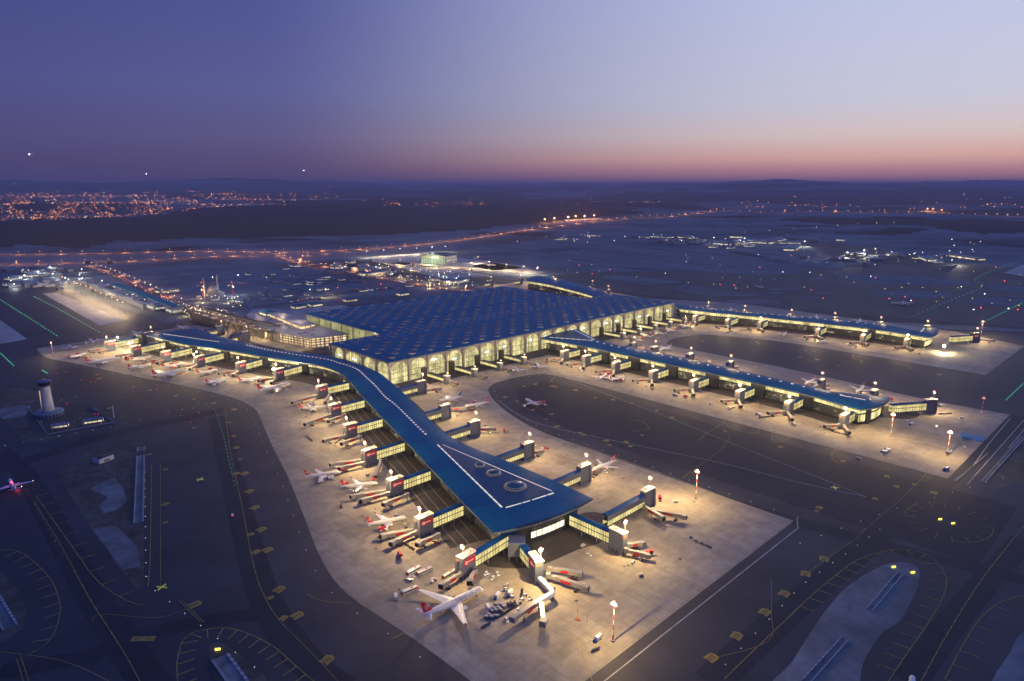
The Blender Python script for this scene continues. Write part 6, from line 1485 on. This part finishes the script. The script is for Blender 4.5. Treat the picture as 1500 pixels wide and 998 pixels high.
# roadside and far buildings at the upper left, upper middle and upper right
def cluster(cx_, cy_, sx_, sy_, n, group, phrase, lit, smin=15, smax=50, hmax=12, plit=.5, rows=1):
    for k in range(n):
        px, py = R.gauss(cx_, sx_), R.gauss(cy_, sy_)
        w_ = R.uniform(smin, smax)
        house(px, py, w_, R.uniform(.4, .8) * w_, R.uniform(5, hmax), R.choice([0, PI / 2, .4]) + R.uniform(-.1, .1), '%s %s' % (R.choice(['long low', 'small pale', 'broad flat-roofed']), phrase), lit if isinstance(lit, str) else R.choice(lit), gable=R.random() < .3, group=group, lights=R.random() < plit, rows=rows, mat=R.choice(['bldg', 'bldg', 'grey']), roof=R.choice(['bldg2', 'bldg']))
cluster(60, 398, 45, 3.0, 22, 'works buildings above the left taxiway', 'works building in the lit row above the left taxiway', ['win_white', 'win'], 20, 60, 12, .5)
cluster(40, 418, 40, 4, 22, 'sheds at the left edge', 'shed left of the lit strip of pavement', ['win_white', 'win'], 18, 44, 10, .45)
cluster(500, 390, 30, 5, 12, 'buildings below the motorway loop', 'building below the motorway loop', ['win', 'win_white'], 25, 60, 12, .6)
cluster(560, 398, 24, 3, 10, 'buildings left of the hangar', 'building on the way to the hangar', ['win'], 25, 70, 14, .7)
cluster(655, 412, 14, 2.0, 7, 'service buildings below the hangar', 'service building between hangar and terminal roof', ['win_white', 'win'], 16, 40, 10, .7)
cluster(1110, 357, 70, 4, 24, 'cargo village buildings', 'building in the lit cargo village at the upper right', ['win', 'win_white'], 40, 110, 16, .6)
cluster(1300, 378, 55, 4, 24, 'buildings at the far right', 'building among the lights at the far right', ['win', 'win_white', 'win'], 25, 80, 14, .55)
cluster(960, 350, 50, 3, 16, 'buildings beyond the runway', 'building beyond the runway in the upper middle', ['win_white', 'win'], 30, 90, 14, .5)
house(1358, 382, 150, 40, 14, .5, 'long building with a row of round white lamps, far right', 'win_white', name='long_hall', cat='hall'); house(1160, 366, 240, 60, 16, .3, 'dark long hall with lit lower edge in the cargo village', 'win', name='long_hall', cat='hall'); house(1415, 380, 180, 40, 16, .9, 'lit slanting hall at the right end of the far buildings', 'win', name='long_hall', cat='hall')
house(548, 403, 110, 40, 12, .2, 'brightly lit hall below the motorway, left of the hangar', 'win', name='long_hall', cat='hall', rows=2); house(675, 414, 60, 26, 10, .2, 'brilliant cool-lit hall above the terminal roof', 'win_white', name='long_hall', cat='hall', rows=2); house(246, 429, 60, 36, 12, .1, 'warm lit low hall beside the approach road', 'win', name='long_hall', cat='hall')
for k in range(60): # yard lamps with real heads in the far complexes
    cx_, cy_, sx_, sy_ = R.choice([(1110, 357, 70, 5), (1300, 378, 60, 5), (960, 350, 60, 3), (1420, 360, 50, 8), (850, 352, 40, 4), (850, 356, 60, 3)])
    street_lamp(at(R.gauss(cx_, sx_), R.gauss(cy_, sy_)), 'yard lamp among the far buildings beyond the runways', 'yard lamps beyond the runways', 16, R.choice(['lamp_white', 'lamp', 'lamp']), 0, 0, R.uniform(.9, 1.9))
for k in range(44):
    cx_, cy_, sx_, sy_ = R.choice([(60, 400, 50, 4), (40, 416, 40, 3), (500, 392, 30, 5), (560, 400, 30, 4), (650, 408, 20, 3), (380, 420, 50, 12)])
    street_lamp(at(R.gauss(cx_, sx_), R.gauss(cy_, sy_)), 'yard lamp among the works buildings on the land side', 'yard lamps on the land side', 12, R.choice(['lamp_white', 'lamp']), 0, 0, R.uniform(.8, 1.6))
for k in range(10): street_lamp(at(R.uniform(20, 150), R.uniform(396, 424)), 'bright works lamp at the upper left edge', 'bright works lamps', 14, 'lamp_white', 40000, 0, 1.6, (.95, 1, .95))
for k, (x, y, cc) in enumerate(((1045, 356, 'lamp'), (1281, 374, 'lamp'), (1265, 376, 'lamp_white'), (1090, 357, 'lamp_white'), (1240, 380, 'lamp_white'), (1404, 388, 'lamp'), (1178, 362, 'lamp'))):
    street_lamp(at(x, y), 'glaring %s lamp, %s of the brightest beyond the runways' % ('warm' if cc == 'lamp' else 'cool', ORD[k]), 'glaring lamps beyond the runways', 30, cc, 220000, 0, 2.8, (1, .9, .7))
# tunnel portal on the left
p = at(146, 386); r = tag(empty('underpass_portal', (p[0], p[1], 0), -math.pi / 4 - .05), 'pale concrete underpass portal with two dark mouths on the left', 'underpass')
t = MB(); t.box(0, 0, 0, 130, 8, 12); lp(t, 'head_wall', M['grey_light'], r)
for s in (-1, 1): t = MB(); t.box(s * 48, -4.2, 0, 22, .6, 9); lp(t, 'tunnel_mouth', M['black'], r)
# ================================================================ roads with lamps and traffic
gz = lambda x, y: ridge(x, y)
def road(pts, w_, name='road', z=.35, mat='road', sm=5, dense=True):
    p = smooth_line(PX(pts), sm); p = [(x, y) for x, y, a in sample(p, 60)]
    t = MB(); t.ribbon(p, w_, z, 0, gz); struct(t.build(name, M[mat])); return p
rA = road([(-40, 374), (60, 373), (150, 372), (260, 369), (400, 370), (450, 369), (560, 364), (660, 354), (760, 340), (830, 331), (900, 325), (980, 320), (1060, 315), (1120, 314), (1240, 315), (1400, 316), (1560, 325)], 34, 'motorway')
rB = road([(-40, 388), (80, 386), (180, 383), (300, 376), (400, 374)], 24, 'motorway')
rC = road([(400, 372), (412, 378), (440, 387), (480, 392), (520, 400), (580, 412), (640, 422), (700, 428)], 26, 'slip_road')
rD = road([(470, 391), (448, 388), (441, 382), (455, 374), (500, 370), (560, 365)], 16, 'slip_road')
rE = road([(128, 390), (150, 397), (175, 407), (205, 420), (235, 434), (262, 447)], 30, 'approach_road')
rF = road([(262, 447), (300, 452), (350, 452), (420, 444), (500, 430), (640, 415)], 12, 'approach_road')
rG = road([(200, 404), (260, 400), (340, 394), (400, 392)], 10, 'service_track')
rH = road([(1090, 344), (1150, 341), (1230, 337), (1320, 332)], 16, 'far_road'); rI = road([(560, 303), (640, 302), (760, 303), (860, 306)], 20, 'far_road')
def lamps_along(p, step, label, group, hgt=13, col='lamp_orange', off=0, s=1.2, pw=0, every=4, lo=0, hi=9e9):
    for i, (x, y, a) in enumerate(sample(p, step)):
        d_ = math.hypot(x, y)
        if not lo < d_ < hi: continue
        k = max(s, s * d_ / 3600)
        street_lamp((x - math.sin(a) * off, y + math.cos(a) * off), label, group, hgt, col, pw if pw and i % every == 0 else 0, gz(x, y), k, (1, .38, .16))
lamps_along(rA[:len(rA) // 3], 95, 'amber lamp along the upper motorway on the left', 'amber lamps of the upper motorway', 14, 'lamp_orange', 16, .65, 90000, 1)
lamps_along(rB, 85, 'amber lamp along the lower motorway on the left', 'amber lamps of the lower motorway', 14, 'lamp_orange', -12, .65, 80000, 1)
lamps_along(rA[len(rA) // 3:], 130, 'orange lamp on the motorway curving away to the right horizon', 'orange lamps of the far motorway', 16, 'lamp_orange', 0, .85, 250000, 2)
lamps_along(rC, 110, 'amber lamp on the slip road below the motorway loop', 'lamps of the slip road', 13, 'lamp_orange', 12, 1.0, 40000, 1)
lamps_along(rD, 120, 'amber lamp inside the motorway loop', 'lamps of the motorway loop', 13, 'lamp_orange', 0, 1.0, 40000, 1)
lamps_along(rH, 240, 'faint lamp on the far road over the right fields', 'lamps of the far right road', 13, 'lamp', 0, 1.2)
lamps_along(rE, 70, 'warm lamp along the approach road', 'lamps of the approach road', 13, 'lamp', 14, 1.0, 60000, 3)
for k, (x, y) in enumerate(((798, 326.5), (812, 325), (832, 324), (843, 323), (856, 322.5), (870, 322), (1358, 309), (1366, 309), (1379, 310))):
    p = at(x, y + 2); street_lamp(p, 'large orange lamp, %s from the left on the motorway interchange' % ORD[k], 'large orange motorway lamps', 30, 'lamp_orange', 900000, gz(*p), 6, (1, .35, .12))
for p_, n_, lab, grp, w_ in ((rE, 60, 'car with lit headlights queuing on the approach road', 'cars on the approach road', 12), (rA[:26], 34, 'car on the upper motorway at the left', 'cars on the left motorway', 14), (rC, 34, 'car with red tail lights on the slip road', 'cars on the slip road', 9), (rF, 30, 'car on the road behind the station', 'cars behind the station', 4)):
    ss = sample(p_, 8)
    for k in range(n_):
        x, y, a = R.choice(ss); o_ = R.uniform(-w_, w_); put('car', 0, 0, wpos=(x - math.sin(a) * o_, y + math.cos(a) * o_), ang=a + (PI if o_ > 0 else 0), z=.4, label=lab, group=grp)
for k in range(40):
    px, py = R.uniform(262, 352), 0; py = 446 + (px - 262) * .2 + R.uniform(-6, 5); p = at(px, py)
    put('car', 0, 0, wpos=p, ang=-PI / 2 + R.choice([0, PI]), label='car with lights on at the toll plaza before the viaducts', group='cars at the toll plaza')
for k in range(70): street_lamp(at(*R.choice([(R.gauss(600, 35), R.gauss(402, 6)), (R.gauss(665, 25), R.gauss(418, 5))])), 'small lamp in the lit yards between the hangar and the terminal roof', 'lamps of the yards below the hangar', 9, R.choice(['lamp', 'lamp', 'lamp_white']), 30000 if k % 6 == 0 else 0, 0, R.uniform(.6, 1.1))
for k in range(26): street_lamp(at(264 + R.uniform(0, 90), 446 + R.uniform(-8, 18)), 'lamp at the toll plaza before the viaducts', 'lamps of the toll plaza', 12, 'lamp', 26000 if k % 5 == 0 else 0, 0, .9)
for kind in list(V): trash(V[kind])
# ================================================================ the towns on the horizon
def field_pts(n, fn):
    out = []
    while len(out) < n:
        q = fn()
        if q: out.append(q)
    return out
def town():
    x = R.uniform(-30, 520); y = R.uniform(284, 331)
    lo, hi = 286 + max(0, (x - 200)) * .004, 331 - max(0, x - 60) * .07 - max(0, x - 330) * .04
    if not lo < y < hi: return None
    if x > 360 and R.random() > .45: return None
    if mn.noise(Vector((x / 40, y / 8, 0))) < -.18: return None
    return (x, y)
def far_scatter():
    x = R.uniform(-30, 1530); y = R.choice([R.uniform(271, 275), R.uniform(271, 276), R.uniform(276, 292), R.uniform(276, 300)])
    if mn.noise(Vector((x / 55, y / 3, 4))) < .12: return None
    return (x, y)
def mid_scatter():
    x = R.uniform(470, 1530); y = R.gauss(302 + max(0, x - 900) * .006, 3.5)
    if mn.noise(Vector((x / 60, y / 4, 14))) < .1 or y > 315 or y < 285: return None
    return (x, y)
def lights_mesh(pts, mat, name, k0, zadd=8):
    t = MB()
    for px, py in pts:
        x, y = at(px, py); d_ = math.hypot(x, y); s = d_ * k0 * R.uniform(.5, 1.15) * (1.6 if R.random() < .06 else 1); z = gz(x, y) + zadd
        t.add([(x + s, y, z), (x, y + s, z), (x - s, y, z), (x, y - s, z), (x, y, z + s), (x, y, z - s)], [(0, 1, 4), (1, 2, 4), (2, 3, 4), (3, 0, 4), (1, 0, 5), (2, 1, 5), (3, 2, 5), (0, 3, 5)])
    o = t.build(name, M[mat]); o['kind'] = 'stuff'; return o
M['town_amber'] = glow('town_lamp_amber', (1, .27, .05), 26); M['town_white'] = glow('town_lamp_white', (1, .60, .33), 22)
T1 = field_pts(1900, town)
lights_mesh(T1[:1450], 'town_amber', 'town_lights', .00016); lights_mesh(T1[1450:], 'town_white', 'town_lights', .00017)
T2 = field_pts(330, far_scatter); lights_mesh(T2[:180], 'town_amber', 'horizon_lights', .00018, 20); lights_mesh(T2[180:], 'town_white', 'horizon_lights', .00018, 20)
T3 = field_pts(150, mid_scatter); lights_mesh(T3[:120], 'town_amber', 'village_lights', .00019); lights_mesh(T3[120:], 'town_white', 'village_lights', .00019)
t = MB()
for px, py in field_pts(1500, town):
    x, y = at(px, py); w_ = R.uniform(12, 34); t.box(x, y, gz(x, y) - 2, w_, w_ * R.uniform(.6, 1), R.uniform(8, 20), R.random() * 3)
t.build('town_houses', M['house'])['kind'] = 'stuff'
t = MB()
for k in range(70):
    px = R.choice([R.gauss(120, 60), R.gauss(300, 30), R.gauss(610, 40), R.uniform(0, 700)]); x, y = at(px, 284); f_ = R.uniform(1.4, 2.6); x *= f_; y *= f_
    t.box(x, y, gz(x, y) - 5, 60, 60, R.uniform(60, 150))
t.build('distant_towers', M['house'])['kind'] = 'stuff'
